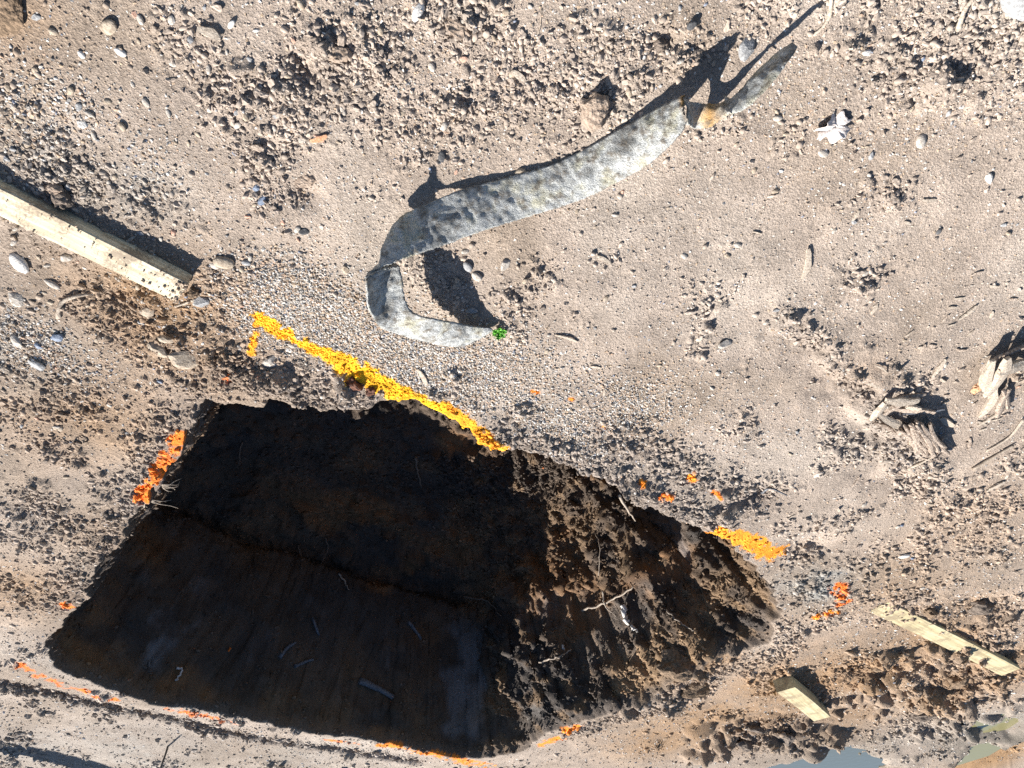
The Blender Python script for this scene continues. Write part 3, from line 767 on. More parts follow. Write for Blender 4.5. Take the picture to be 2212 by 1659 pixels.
def board(name, end_a, end_b, width, thick, mat, label, seed=0, nseg=30, cat='board'):
    """sawn board between two points of the place (centre of its top face)"""
    a, b_ = np.array(end_a), np.array(end_b); L = float(np.linalg.norm(b_-a)); r = random.Random(seed)
    c = 0.0035; prof = [(-width/2+c, 0), (width/2-c, 0), (width/2, -c), (width/2, -thick+c), (width/2-c, -thick), (-width/2+c, -thick), (-width/2, -thick+c), (-width/2, -c)]
    V = []; m_ = len(prof)
    for i in range(nseg+1):
        f = i/nseg; xo = f*L; bow = 0.004*math.sin(f*3.1)
        inset = 0.002 if i in (0, nseg) else 0.0
        for (py, pz) in prof:
            V.append((xo+r.uniform(-.0008, .0008), py*(1-inset/width)+bow+r.uniform(-.0006, .0006), pz+r.uniform(-.0006, .0006)))
    F = [(i*m_+k, (i+1)*m_+k, (i+1)*m_+(k+1) % m_, i*m_+(k+1) % m_) for i in range(nseg) for k in range(m_)]
    F += [tuple(range(m_)), tuple(range(nseg*m_, nseg*m_+m_))[::-1]]
    me = bpy.data.meshes.new(name); me.from_pydata(V, [], F); me.update()
    o = link(name, me, mat); o.location = a
    d = Vector(b_-a).normalized(); up = Vector((0, 0, 1)); yv = up.cross(d).normalized(); zv = d.cross(yv)
    o.rotation_euler = Matrix((d, yv, zv)).transposed().to_euler()
    tag(o, label, cat); return o

# long sawn board entering at one side
zb = 0.040
ea = G(392, 637, zb); eb = G(0, 438, zb); dv_ = (eb-ea)/np.linalg.norm(eb-ea)
board('timber_board', ea+np.array([0, 0, -0.008]), ea+dv_*1.15, 0.085, 0.045, M['pine'], 'long pale sawn timber board sprinkled with dirt, pointing at the painted corner', 3, 40)
# long plank beyond the pit, half covered by soil
qa = G(1898, 1312); qb = G(2172, 1432)
board('timber_board', (qa[0], qa[1], gz_s(qa[0], qa[1])+0.004), (qb[0], qb[1], gz_s(qb[0], qb[1])+0.055), 0.12, 0.03, M['pine_fresh'], 'long yellow plank half buried in brown clods beyond the pit', 5, 40)
qa = G(1697, 1487, .09); qb = G(1779, 1562, .07)
board('timber_offcut', (qa[0], qa[1], gz_s(qa[0], qa[1])+0.085), (qb[0], qb[1], gz_s(qb[0], qb[1])+0.07), 0.115, 0.07, M['pine_fresh'], 'short thick yellow timber offcut lying in brown mud', 6, 16)

# ------------------------------------------------------------------ the grey felt band: a long limp strip, edges given as (photo x, y, height)
def ribbon(name, rows, n, m_, parent, thick=0.004, rust=None, seed=0, fray=0.0, bulge=0.008):
    A = [un(r[0][:2], r[0][2])[0] for r in rows]; B = [un(r[1][:2], r[1][2])[0] for r in rows]
    SA, SB = spline(A, n), spline(B, n); V = []; R_ = []
    rr = random.Random(seed)
    for i in range(n):
        tang = SA[min(i+1, n-1)]-SA[max(i-1, 0)]; ac = SB[i]-SA[i]
        nn = np.cross(tang, ac); nn /= np.linalg.norm(nn)+1e-9
        if nn[2] < 0: nn = -nn
        for j in range(m_):
            f = j/(m_-1)
            p = SA[i]*(1-f)+SB[i]*f
            w_ = 0.010*vn3(np.array([p[0]*9]), np.array([p[1]*9]), np.array([p[2]*9]), seed+3)[0]+0.005*vn3(np.array([p[0]*28]), np.array([p[1]*28]), np.array([p[2]*28]), seed+4)[0]+0.005*vn3(np.array([p[0]*80]), np.array([p[1]*80]), np.array([p[2]*80]), seed+5)[0]
            p = p+nn*(w_+(bulge(i/(n-1)) if callable(bulge) else bulge)*math.sin(math.pi*f))
            if j in (0, m_-1): p = p+ac/np.linalg.norm(ac)*rr.uniform(-1, 1)*0.0015
            if (i in (0, n-1)) and fray: p = p+(tang/np.linalg.norm(tang))*rr.uniform(-fray, fray)
            V.append(p); R_.append(rust(i/(n-1), f, p) if rust else 0.0)
    V = np.array(V); base = V.mean(0).copy(); base[2] = V[:, 2].min()
    me = mesh_np(name, V, grid_faces(n, m_))
    a = me.attributes.new('rust', 'FLOAT', 'POINT'); a.data.foreach_set('value', np.array(R_, np.float32))
    o = link(name, me, M['band'], parent)
    s = o.modifiers.new('thickness', 'SOLIDIFY'); s.thickness = thick; s.offset = 0
    return o

bandroot = bpy.data.objects.new('felt_band', None); col.objects.link(bandroot)
bandroot.location = (0, 0, 0)
tag(bandroot, 'long weathered grey felt band folded back on itself, torn near one end', 'band')
g0 = [((1061,708,.012),(1066,714,.010)), ((1030,706,.025),(1024,738,.012)), ((985,697,.055),(985,750,.030)), ((940,689,.095),(925,738,.055)), ((900,682,.115),(866,722,.085)),
      ((881,662,.105),(822,706,.130)), ((874,635,.100),(798,668,.175)), ((871,605,.100),(790,628,.195)), ((862,575,.100),(789,604,.195))]
ribbon('folded_end', g0, 150, 22, bandroot, seed=21, bulge=lambda f: 0.004-0.024*float(sst(.5, .8, f)))
g1 = [((862,575,.100),(790,603,.195)), ((842,560,.085),(791,597,.188)), ((834,535,.070),(797,589,.175)), ((842,498,.052),(830,575,.152)), ((868,468,.036),(872,560,.126)), ((910,446,.024),(930,540,.108)), ((1000,410,.013),(1040,500,.082)),
      ((1100,383,.010),(1140,468,.058)), ((1190,356,.008),(1250,433,.048)), ((1262,323,.008),(1340,390,.060)), ((1340,278,.012),(1400,355,.095)), ((1400,247,.03),(1445,318,.125)), ((1440,225,.05),(1470,290,.14)), ((1474,206,.075),(1482,258,.135))]
def rust1(f, g, p): return float(np.clip((f-0.975)*40, 0, .9)*(1 if g < .5 else .3))
ribbon('band', g1, 330, 24, bandroot, rust=rust1, seed=22, fray=0.006)
g2 = [((1478,212,.072),(1488,268,.115)), ((1500,222,.045),(1506,279,.035)), ((1535,224,.035),(1535,273,.060)), ((1560,218,.042),(1566,249,.10)), ((1600,190,.056),(1606,233,.122)), ((1648,143,.048),(1660,186,.122)), ((1688,107,.042),(1702,134,.098)), ((1713,92,.055),(1721,101,.070))]
def rust2(f, g, p): return float(np.clip(1.0-abs(f-0.28)/0.22, 0, 1)*np.clip(0.55+1.6*vn3(np.array([p[0]*30]), np.array([p[1]*30]), np.array([p[2]*30]), 77)[0]+0.3*(g < .35), 0, .95))
ribbon('torn_tail', g2, 120, 12, bandroot, rust=rust2, seed=23, bulge=0.005)

# ------------------------------------------------------------------ individual clods
def clod(photo, size, mat, label, seed, squash=0.6, name='soil_clod', cat='clod', sink=0.3, ang=0.6, rot=None):
    me = stone_mesh(name, seed, 4, ang, squash, 0.28); me.materials.append(mat)
    V = np.array([v.co for v in me.vertices])
    f = 1+0.22*fbm3(V[:, 0]+seed, V[:, 1], V[:, 2], 7, 3, seed+4)
    me.vertices.foreach_set('co', (V*f[:, None]).astype(np.float32).ravel()); me.update()
    o = link(name, me); q = G(*photo)
    zb_ = gz_s(q[0], q[1]); s = size if isinstance(size, tuple) else (size,)*3
    o.scale = s; o.rotation_euler = (0, 0, rot if rot is not None else random.uniform(0, 6))
    o.location = (q[0], q[1], zb_+s[2]*squash*(0.5-sink))
    tag(o, label, cat); return o
clod((1285,232), (.085,.12,.10), M['clod'], 'large crusty pinkish clod standing proud next to the grey band', 31, .8, rot=2.1)
clod((768,828), (.085,.07,.07), M['clod_red'], 'rust-brown lump below the yellow paint line at the pit edge', 32, .7, ang=1)
clod((800,842), (.04,.035,.035), M['clod_red'], 'small rust-brown crumb broken off the rusty lump at the pit edge', 33, .7, ang=1)
clod((18,30), (.10,.08,.06), M['clod_brown'], 'brown crumbly clod with a dark top among gravel', 34)
clod((415,634), .042, M['clod_brown'], 'dark brown crumb against the end of the long timber board', 35, .8)
clod((120,408), .05, M['clod'], 'rounded grey clod in a cluster beside the timber board', 36)
clod((128,425), .06, M['clod_dark'], 'dark knobbly clod tucked against the timber board shadow', 37, .7)
clod((735,118), .05, M['clod'], 'tan clod at the heart of a gravelly heap', 38)
clod((1430,100), .04, M['clod_dark'], 'dark hollow crumb of soil by itself on pale dirt', 39, .7)
clod((660,395), (.055,.04,.03), M['clod'], 'flat pale clod above a small dark hollow', 40, .7)
clod((985,58), (.07,.05,.045), M['clod'], 'wedge-shaped tan clod in a crumbled patch', 41, .7, ang=1)
o = clod((1455,1440), (.24,.2,.2), M['clod_brown'], 'big tan lump on the crumbling pit edge', 43, .8, sink=.40); o.location = pit_point(1450, 1440)[0]
clod((1505,1485), (.2,.16,.14), M['clod_brown'], 'rounded tan lump behind the big one on the pit edge', 44, .8)
for k, (px, py, s_, l_) in enumerate([(1640,1578,.22,'dark muddy clod beside the sky-blue puddle'), (1700,1592,.20,'lumpy mud clod between the puddle and the timber offcut'), (1905,1440,.16,'brown clod between the plank and the offcut'), (2060,1470,.2,'broad brown clod past the end of the offcut'),
                                     (2120,1318,.14,'single dark clod casting a shadow above the long plank'), (1610,1610,.16,'dark muddy clod at the end of the puddle'), (1990,1535,.2,'grey muddy clod near the olive puddles'), (2010,1320,.10,'brown clod leaning on the long plank')]):
    clod((px, py), (s_, s_*.8, s_*.6), M['clod_dark'] if 'dark' in l_ or 'mud' in l_ else M['clod_brown'], l_, 50+k, .8, sink=.2)

# ------------------------------------------------------------------ individual stones
SH = {'r': [stone_mesh('pebble_shape', 700+k, 2, 0.0, 0.6, 0.10) for k in range(6)], 'a': [stone_mesh('rock_shape', 720+k, 2, 1.0, 0.6, 0.12) for k in range(6)]}
_cache = {}
def stone(photo, size, mk, kind, label, group=None, name='stone', stretch=1.3, rot=None, sink=0.22, xy=None):
    k = random.randrange(6); key = (kind, k, mk)
    if key not in _cache:
        me = SH[kind][k].copy(); me.name = name; me.materials.append(M[mk]); _cache[key] = me
    o = link(name, _cache[key])
    q = G(*photo) if xy is None else np.array([*xy, 0])
    s = size
    o.scale = (s*stretch, s, s*random.uniform(.75, 1.0)); o.rotation_euler = (random.uniform(-.25, .25), random.uniform(-.25, .25), random.uniform(0, 6.28) if rot is None else rot)
    o.location = (q[0], q[1], gz(q[0], q[1])+s*0.6*(0.42-sink))
    tag(o, label, 'stone', group); return o
for (px, py, s_, mk, kd, lb) in [
    (566,437,.032,'slate','a','blue-grey slate chip lying flat by itself'), (553,408,.022,'slate','a','smaller blue-grey chip just above the lone slate chip'), (120,731,.040,'slate','a','dark navy slate chip among scattered gravel'), (82,752,.026,'slate','a','grey-blue squarish chip next to the navy slate'),
    (80,790,.045,'stone_grey','a','pale grey wedge stone with a dark shadow below the navy slate'), (430,660,.042,'stone_grey','a','blue-grey angular stone off the end of the long board'), (312,686,.062,'stone_tan','a','long tan oval stone below the long board'), (398,782,.085,'stone_tan','a','largest rounded tan stone half sunk in brown soil'),
    (338,765,.06,'stone_tan','a','half-buried tan stone beside the largest rounded one'), (360,735,.045,'stone_tan','a','flat greyish stone just above two half-buried tan stones'), (585,783,.062,'stone_pale','a','pale angular rock with a rough face near the paint line'), (482,570,.048,'stone_tan','r','tan stone among crumbs beyond the board end'),
    (460,580,.025,'stone_pale','r','small pale pebble touching the tan stone beyond the board end'), (38,571,.048,'white','r','flat white oval stone below the long board'), (236,57,.036,'stone_tan','r','smooth tan pebble with a black shadow in a gravel streak'), (181,265,.022,'white','a','small white cube-shaped pebble'),
    (262,112,.02,'white','r','tiny bright white pebble alone on smooth dirt'), (955,337,.024,'stone_dark','r','dark grey round pebble alone on pale dirt'), (1090,571,.034,'stone_pale','a','long pale stone beside the band shadow'), (1614,103,.05,'stone_grey','a','grey stone with a white rim in the shadow of the torn band end'),
    (1868,112,.022,'white','a','white square chip on the rough dirt'), (1492,50,.022,'stone_dark','r','small dark oval pebble near the big band shadow'), (1565,745,.045,'stone_pale','a','pale triangular stone alone on the packed dirt'), (903,22,.034,'white','r','upright white oval pebble in a crumbled patch'),
    (30,645,.06,'stone_pale','a','pale angular rock at the edge of the brown patch'), (110,620,.034,'stone_pale','r','pale oval pebble near the bent twig'), (138,562,.03,'stone_pale','a','pale grey chip between the long board and bent twig'), (35,740,.045,'stone_pale','a','pale flat rock in washed gravel'),
    (1005,545,.02,'stone_pale','r','grey round pebble inside the band shadow'), (1010,578,.03,'stone_grey','r','oval grey stone in the middle of the band shadow'), (1030,600,.030,'stone_pale','r','pale stone straddling the edge of the band shadow'), (1020,675,.034,'stone_grey','a','flat grey stone at the narrow end of the band shadow'),
    (690,297,.024,'stone_pink','a','flat pinkish chip on dark crumbs'), (1125,370,.028,'stone_tan','a','tan chip resting on the rim of the grey band'), (1680,255,.02,'stone_pale','r','pale pebble below the narrow torn tail'), (1778,330,.024,'stone_pale','r','cream pebble near the bleached leaf'),
    (2025,495,.02,'stone_dark','a','dark chip with a pale top on clean packed dirt'), (1870,590,.018,'stone_pale','r','pale pebble on the grainy rise'), (1955,1205,.04,'white','r','white pebble on the brown dirt beyond the hollow'), (745,585,.026,'stone_tan','a','buff angular pebble beside the fold of the band'),
    (2225,-22,.14,'stone_grey','r','broad smooth grey stone on the crumbly clods'), (1210,960,.02,'stone_pale','a','pale chip among dark crumbs behind the paint'), (530,572,.02,'stone_grey','r','grey pebble on dark gravel past the board'), (1545,955,.02,'stone_pale','r','single pale pebble on the smooth slope'),
    (1880,335,.024,'stone_grey','a','dark bluish square chip below the bleached leaf'), (655,505,.026,'stone_dark','a','dark square chip with a white crumb on top'), (1985,300,.03,'stone_pale','r','buff stone beside a rough rise'), (2130,380,.03,'white','a','white chip at the edge of the grainy rise')]:
    stone((px, py), s_, mk, kd, lb)
for o_ in col.objects:
    if o_.name.startswith('stone') and o_.scale[1] > .055: o_.location.z -= 0.2*o_.scale[2]
# many look-alike pebbles
cnt = 0
kinds = [('stone_pale','r','pale rounded pebble loose on dirt','pale loose pebbles'), ('stone_tan','r','tan pebble loose on dirt','tan loose pebbles'), ('stone_grey','a','grey angular chip loose on dirt','grey loose chips'),
         ('white','r','white pebble loose on dirt','white loose pebbles'), ('slate','a','blue-grey slate chip loose on dirt','slate loose chips'), ('stone_pink','a','pinkish stone chip loose on dirt','pink loose chips')]
wts = [.36, .34, .15, .05, .05, .05]
band_pix = un([(830,520),(1000,450),(1250,380),(1470,240),(1700,120)])
LANDMARKS = [(*G(px, py)[:2], t_) for px, py, t_ in [(200,480,'beside the long timber board'),(160,640,'near the bent twig'),(350,760,'among the half-buried tan stones'),(566,437,'near the lone slate chip'),(740,110,'around the gravelly heap'),(240,60,'in the gravel streak by the smooth tan pebble'),
    (660,395,'near the flat pale clod'),(985,58,'by the wedge-shaped clod'),(1280,230,'near the crusty pinkish clod'),(1000,440,'beside the middle of the grey band'),(820,600,'by the fold of the grey band'),(1010,600,'around the band shadow'),(1078,714,'near the green seedling'),(1620,100,'around the torn band tail'),
    (1800,268,'near the bleached leaf'),(2080,80,'on the crumbly clods by the grey stick'),(1745,570,'near the long pale splinter'),(1310,560,'near the short pale splinter'),(1565,745,'near the pale triangular stone'),(780,800,'by the yellow paint line'),(1300,920,'above the crumbs at the pit edge'),
    (1950,885,'by the splintered grey wood'),(2150,830,'by the clump of upright splinters'),(345,1015,'by the orange paint at the rootlets'),(120,900,'on the brown gravelly slope'),(60,1150,'by the dark hollow in brown soil'),(1620,1180,'by the wide orange paint patch'),(1990,1150,'on the smooth brown slope'),(2050,1380,'near the half-buried plank'),(2050,450,'on the grainy rise')]]
while cnt < 290:
    px, py = random.uniform(5, 2205), random.uniform(5, 1400)**1.0
    if random.random() < .35: px, py = random.uniform(5, 650), random.uniform(5, 950)
    q = G(px, py)
    rr = math.hypot(q[0]-PC[0], q[1]-PC[1]); rim_ = float(rim_radius(np.array([math.atan2(q[1]-PC[1], q[0]-PC[0])]))[0])
    if rr < rim_+0.05: continue
    if float(seg_dist(np.array([q[0]]), np.array([q[1]]), band_pix)[0]) < 0.10: continue
    k = random.choices(range(6), wts)[0]
    lm = min(LANDMARKS, key=lambda l: math.hypot(l[0]-q[0], l[1]-q[1]))[2]
    sz = random.uniform(.008, .019); big_ = 'larger' if sz > .014 else 'small'
    stone((px, py), sz*(1+0.16*max(0, q[1]-1)), kinds[k][0], kinds[k][1], '%s %s %s' % (big_, kinds[k][2], lm), '%s %s %s' % (big_, kinds[k][3], lm), name='pebble'); cnt += 1

# ------------------------------------------------------------------ twigs, splinters, rotten wood
twig('stick', [(1796,-6),(1794,30),(1780,55),(1757,77)], .0055, .003, M['drywood'], 'smooth pale stick curving past the tip of the band shadow', 'stick', seed=1)
twig('twig', [(126,686),(128,664),(138,650),(165,640),(196,634)], .0075, .0045, M['root'], 'bent grey twig on the gravel below the long board', 'twig', seed=2)
twig('twig', [(378,662),(395,657),(408,652)], .004, .003, M['drywood'], 'short pale twig at the end of the long board', 'twig', seed=3)
twig('root_fibre', [(1170,20),(1166,62),(1152,90),(1140,112),(1112,125)], .0016, .0008, M['root'], 'thin dark root fibre curling over pale dirt', 'root', seed=4)
twig('twig', [(1960,1012),(1990,1000),(2035,975)], .006, .003, M['drywood'], 'thin grey twig running away from the rotten chunk', 'twig', seed=6, lift=.004)
twig('twig', [(2100,1015),(2150,985),(2190,962)], .007, .004, M['root'], 'slender curved twig on the smooth brown dirt', 'twig', seed=7, lift=.004)
twig('twig', [(1435,890),(1440,850),(1460,830)], .002, .0012, M['root'], 'hair-thin twig on the washed gravel slope', 'twig', seed=8)
twig('twig', [(2070,60),(2085,20),(2105,-5)], .006, .004, M['drywood'], 'grey stick poking out of the crumbly clods', 'stick', seed=9, lift=.006)
twig('twig', [(1645,1065),(1665,1055),(1700,1070)], .005, .003, M['darkwood'], 'dark short twig on the crumbs at the pit edge', 'twig', seed=10, lift=.006)
for i, (a, b_, w_, t_, mk, lb) in enumerate([
    ((1751,536),(1738,600),.020,.007,'drywood','long pale wood splinter pointing at the pit'), ((1290,548),(1322,566),.012,.006,'drywood','short pale wood splinter on packed dirt'), ((672,304),(708,292),.012,.006,'orangewood','orange wood sliver among grey crumbs'),
    ((1105,150),(1135,172),.014,.006,'drywood','flat pale wood sliver by a line of grit'), ((545,310),(572,318),.016,.008,'rotwood','ribbed grey wood chip on dark crumbs'), ((1070,745),(1085,708),.008,.004,'drywood','thin straw-coloured sliver beside the green seedling'),
    ((905,800),(925,835),.018,.006,'drywood','flat pale chip on gravel near the yellow paint'), ((2010,810),(2040,772),.014,.006,'drywood','slanting pale splinter on the trampled dirt'), ((1985,760),(1995,740),.012,.005,'rotwood','tiny brown splinter above the bundle of rotten wood'),
    ((2030,900),(2058,918),.024,.008,'drywood','wide wood flake between two rotten clumps'), ((1925,800),(1945,785),.014,.006,'rotwood','brown sliver at the lip of the hollow'), ((2110,920),(2160,890),.012,.006,'drywood','slim splinter on the dirt past the rotten chunk'),
    ((2130,1060),(2170,1040),.024,.008,'drywood','broad pale splinter on the brown slope'), ((1200,720),(1250,735),.008,.004,'drywood','thin straw lying on the smooth dirt'), ((265,530),(290,512),.008,.004,'drywood','thin pale straw leaning near the board shadow'),
    ((430,55),(480,75),.020,.006,'drywood','flat bleached sliver pressed into smooth dirt'), ((2070,690),(2110,660),.012,.006,'drywood','slender splinter in a patch of litter'), ((1160,1210),(1170,1230),.01,.005,'drywood','unused')]):
    if lb == 'unused': continue
    chip(a, b_, w_, t_, M[mk], lb, seed=200+i, lift=0.003)
litter = ['drywood', 'rotwood']
for i in range(60):
    if i < 42: px, py = random.uniform(1850, 2210), random.uniform(560, 1000)
    else: px, py = random.uniform(1200, 2200), random.uniform(400, 1150)
    q = G(px, py); rr = math.hypot(q[0]-PC[0], q[1]-PC[1])
    if rr < float(rim_radius(np.array([math.atan2(q[1]-PC[1], q[0]-PC[0])]))[0])+0.1: continue
    an = random.gauss(-.35, .5); L_ = random.uniform(5, 15)
    mk = random.choice(litter); wc_ = 'pale' if mk == 'drywood' else 'brown'
    lm = min(LANDMARKS, key=lambda l: math.hypot(l[0]-q[0], l[1]-q[1]))[2]
    chip((px-L_*math.cos(an), py-L_*math.sin(an)), (px+L_*math.cos(an), py+L_*math.sin(an)), random.uniform(.004, .012), .004, M[mk],
         'small %s wood sliver lying flat %s' % (wc_, lm), group='%s slivers %s' % (wc_, lm), seed=300+i, lift=0.002)

def bundle(name, label, photo, items, cat='wood'):
    """rotten wood made of separate splinters: (dx, dy px), angle in photo, length px, width, thickness, lift, material"""
    q = G(*photo); root = bpy.data.objects.new(name, None); col.objects.link(root)
    z0 = gz_s(q[0], q[1]); root.location = (q[0], q[1], z0); tag(root, label, cat)
    for i, (ax, ay, bx_, by_, w_, t_, la, lb_, mk) in enumerate(items):
        a, b_ = G(ax, ay, z0+la), G(bx_, by_, z0+lb_); L_ = float(np.linalg.norm(b_-a))
        o = link('splinter', splinter_mesh('splinter', L_, w_, t_, 500+i+int(ax), .45, M[mk]), None, root)
        c_ = (a+b_)/2-np.array([q[0], q[1], z0]); o.location = c_
        d = Vector(b_-a).normalized(); yv = Vector((0, 0, 1)).cross(d).normalized(); zv = d.cross(yv)
        o.rotation_euler = Matrix((d, yv, zv)).transposed().to_euler()
        o.rotation_euler.rotate_axis('X', random.uniform(-.5, .5))
    return root
it = []
for k in range(22):                                            # chunk of rotten wood, fibres side by side in two layers
    f = (k % 11)/10; up_ = 0.018 if k >= 11 else 0.0; ax = 1950+f*50+random.uniform(-2, 2); ay = 918-f*6+abs(f-.4)*12+random.uniform(-3, 3)
    it.append((ax, ay, ax+34+random.uniform(-5, 5), ay+60+random.uniform(-10, 8)-(12 if up_ else 0), .017, .026, .034+up_+.012*math.sin(f*3), .012+up_*.8, 'rotwood'))
bundle('rotten_wood_chunk', 'furrowed chunk of rotten brown wood casting a round shadow', (1990,945), it)
it = [(1885,905,1915,868,.03,.02,.012,.03,'drywood'), (1900,900,1960,862,.02,.014,.015,.03,'rotwood'), (1912,868,1985,868,.03,.014,.035,.03,'drywood'), (1925,882,2022,890,.025,.014,.02,.02,'rotwood'), (1895,895,1950,925,.028,.016,.02,.02,'drywood'),
      (1935,860,2000,852,.014,.01,.02,.015,'rotwood'), (1950,895,2040,885,.01,.01,.02,.012,'darkwood'), (1890,910,1940,935,.014,.012,.012,.012,'rotwood'), (1960,878,1990,884,.022,.012,.03,.025,'drywood')]
bundle('splintered_wood', 'flat splintered grey wood pieces at the lip of the hollow', (1950,885), it)
it = [(2122,845,2140,780,.032,.022,.03,.06,'drywood'), (2140,850,2185,770,.036,.024,.03,.07,'drywood'), (2158,800,2240,780,.034,.02,.06,.04,'drywood'), (2150,820,2250,760,.022,.018,.04,.03,'rotwood'), (2125,900,2160,830,.024,.018,.01,.04,'drywood'),
      (2150,905,2175,845,.02,.014,.01,.03,'rotwood'), (2170,840,2180,880,.02,.012,.03,.01,'rotwood'), (2120,800,2160,768,.02,.014,.03,.05,'rotwood'), (2180,790,2260,800,.022,.014,.03,.02,'drywood'), (2160,770,2230,742,.016,.012,.03,.02,'rotwood')]
bundle('splintered_stump', 'clump of pale upright splinters around an orange rotten core', (2150,830), it)
clod((2108,838), (.06,.05,.03), M['orangewood'], 'orange crumbly rotten core beneath the pale splinters', 81, .7, name='rotten_core', cat='wood')
twig('root_wood', [(2212,905),(2190,935),(2170,952),(2130,975)], .006, .003, M['drywood'], 'pale forked root end lying on the dirt', 'root', seed=12, lift=.005)

# ------------------------------------------------------------------ bleached leaf and seedling
def leaf(name, photo, size, rot, mat, lobes, curl, seed, parent=None, lift=0.008, tilt=(0, 0)):
    """lobed leaf blade: rows across the midrib, outline modulated by lobes, curled up at the margins"""
    r = random.Random(seed); n, m_ = 22, 9; V = []
    for i in range(n):
        f = i/(n-1); base = math.sin(math.pi*min(1, f*1.03))**0.7*(0.30+0.16*math.sin(f*math.pi*2*lobes+1.2))
        for j in range(m_):
            g = j/(m_-1)*2-1
            V.append(((f-.5), g*base*(1+.1*r.uniform(-1, 1)), curl*(g*g)*0.35+0.10*math.sin(f*9+g*3)*curl+0.03*r.uniform(-1, 1)*curl))
    me = mesh_np(name, np.array(V)*size, grid_faces(n, m_)); 
    o = link(name, me, mat, parent)
    s = o.modifiers.new('thickness', 'SOLIDIFY'); s.thickness = 0.0008
    o.rotation_euler = (tilt[0], tilt[1], rot)
    return o
q = G(1800, 268); lr = bpy.data.objects.new('dry_leaf', None); col.objects.link(lr); lr.location = (q[0], q[1], gz_s(q[0], q[1])+.004)
tag(lr, 'bleached crumpled leaf curled on the packed dirt', 'leaf')
V = []; nr_, na_ = 7, 90
for a_i in range(na_):
    an = 2*math.pi*a_i/na_
    lob = 0.62+0.30*abs(math.sin(an*3.5+.4))**0.8+0.10*math.sin(an*11+1)+0.12*math.cos(an-.3)
    for r_i in range(nr_):
        f = 0.06+0.94*r_i/(nr_-1)
        hgt_ = 0.004+0.010*f*f*math.sin(an*3.5+1.9)+0.006*math.sin(an*2+f*4)*f
        V.append((0.048*lob*f*math.cos(an), 0.040*lob*f*math.sin(an), hgt_))
F = [(a*nr_+r, a*nr_+r+1, ((a+1) % na_)*nr_+r+1, ((a+1) % na_)*nr_+r) for a in range(na_) for r in range(nr_-1)]
o = link('leaf_blade', mesh_np('leaf_blade', np.array(V), np.array(F)), M['leaf_dry'], lr); o.modifiers.new('thickness', 'SOLIDIFY').thickness = 0.0008; o.rotation_euler = (0, 0, .5); o.location = (0, 0, .003)
me = tube_mesh('leaf_stalk', [(-.045, .01, .004), (-.02, .004, .012), (.01, 0, .014), (.03, -.004, .012)], [.0012, .0012, .001, .0006], 6); link('leaf_stalk', me, M['leaf_dry'], lr)

q = G(1078, 714); sr = bpy.data.objects.new('seedling', None); col.objects.link(sr); sr.location = (q[0], q[1], gz_s(q[0], q[1])+.002)
tag(sr, 'tiny green seedling with notched leaves at the tip of the folded band', 'plant')
for k in range(6):
    an = k*1.05+.3; l_ = leaf('leaf', None, .030 if k % 2 else .024, an, M['leaf_green'], 4, .5, 70+k, sr, tilt=(0, -.45)); l_.location = (math.cos(an)*.014, math.sin(an)*.014, .010+.002*(k % 3))
link('stem', tube_mesh('stem', [(0, 0, -.004), (.001, 0, .006), (0, .001, .012)], [.0014, .0012, .001], 6), M['leaf_green'], sr)

# ------------------------------------------------------------------ roots and scraps in the pit
def pit_root(pix, r0, r1, mat, label, group=None, off=0.012, seed=0, name='root', cat='root', n=16, jit=.2, wig=.9):
    C_ = []
    for (px, py) in pix:
        p_, n_ = pit_point(px, py); 
        if n_[2] < -0.2: n_ = -n_
        C_.append(p_+n_*off)
    S = spline(C_, n); r = random.Random(seed)
    for i in range(1, n-1): S[i] += np.array([r.uniform(-1, 1), r.uniform(-1, 1), r.uniform(-1, 1)])*r0*wig
    base = S[0].copy(); o = link(name, tube_mesh(name, S-base, [r0+(r1-r0)*i/(n-1) for i in range(n)], 6, jit, seed), mat); o.location = base
    tag(o, label, cat, group); return o
for i, (pix, r0, r1, mk, lb) in enumerate([
    ([(388,1437),(390,1448),(383,1462),(375,1468)], .008, .003, 'leaf_dry', 'white curled root on the shaded pit wall'), ([(735,1240),(745,1255),(757,1270)], .007, .003, 'root', 'pale root lying along the lip of the dark hollow'),
    ([(895,990),(898,1015),(908,1055)], .009, .004, 'root_dark', 'dangling brown root over the dark cave in the pit'),
    ([(1290,1240),(1300,1180),(1280,1150)], .004, .002, 'root', 'thin root at the edge of the sunlight in the pit'), ([(1340,1060),(1372,1120),(1400,1150)], .006, .003, 'root', 'thin root hanging below the near edge into sunlight'),
    ([(1255,1318),(1310,1302),(1370,1268)], .008, .004, 'root', 'straight pale root crossing the sunlit wall'), ([(1170,1430),(1200,1418),(1230,1400)], .008, .004, 'root', 'pale horizontal root low on the sunlit wall'),
    ([(1345,1310),(1350,1330),(1358,1345)], .018, .008, 'white', 'white shred of root stuck to the sunlit wall'), ([(1360,1350),(1372,1362)], .010, .003, 'white', 'white sliver under the white shred'),
    ([(1300,1280),(1315,1310),(1328,1330)], .006, .003, 'root', 'short bent root over the tooth marks'), ([(1215,1390),(1222,1402)], .007, .003, 'white', 'small white rootlet near the shadow line'),
    ([(1440,1325),(1480,1345),(1500,1360)], .006, .003, 'root', 'wiry root among sunlit clods'), ([(1000,1290),(1050,1300),(1080,1330)], .008, .004, 'root_dark', 'dark forked root in the shaded corner of the pit'),
    ([(520,960),(525,985),(510,1010)], .005, .003, 'root_dark', 'fine root in the deep shade below the near edge'), ([(640,1180),(655,1200),(650,1225)], .005, .002, 'root_dark', 'fine root hanging in the dark cavity'),
    ([(700,1165),(706,1190),(698,1215)], .005, .002, 'root_dark', 'fine root beside the other one in the dark cavity')]):
    pit_root(pix, r0, r1, M[mk], lb, seed=900+i)
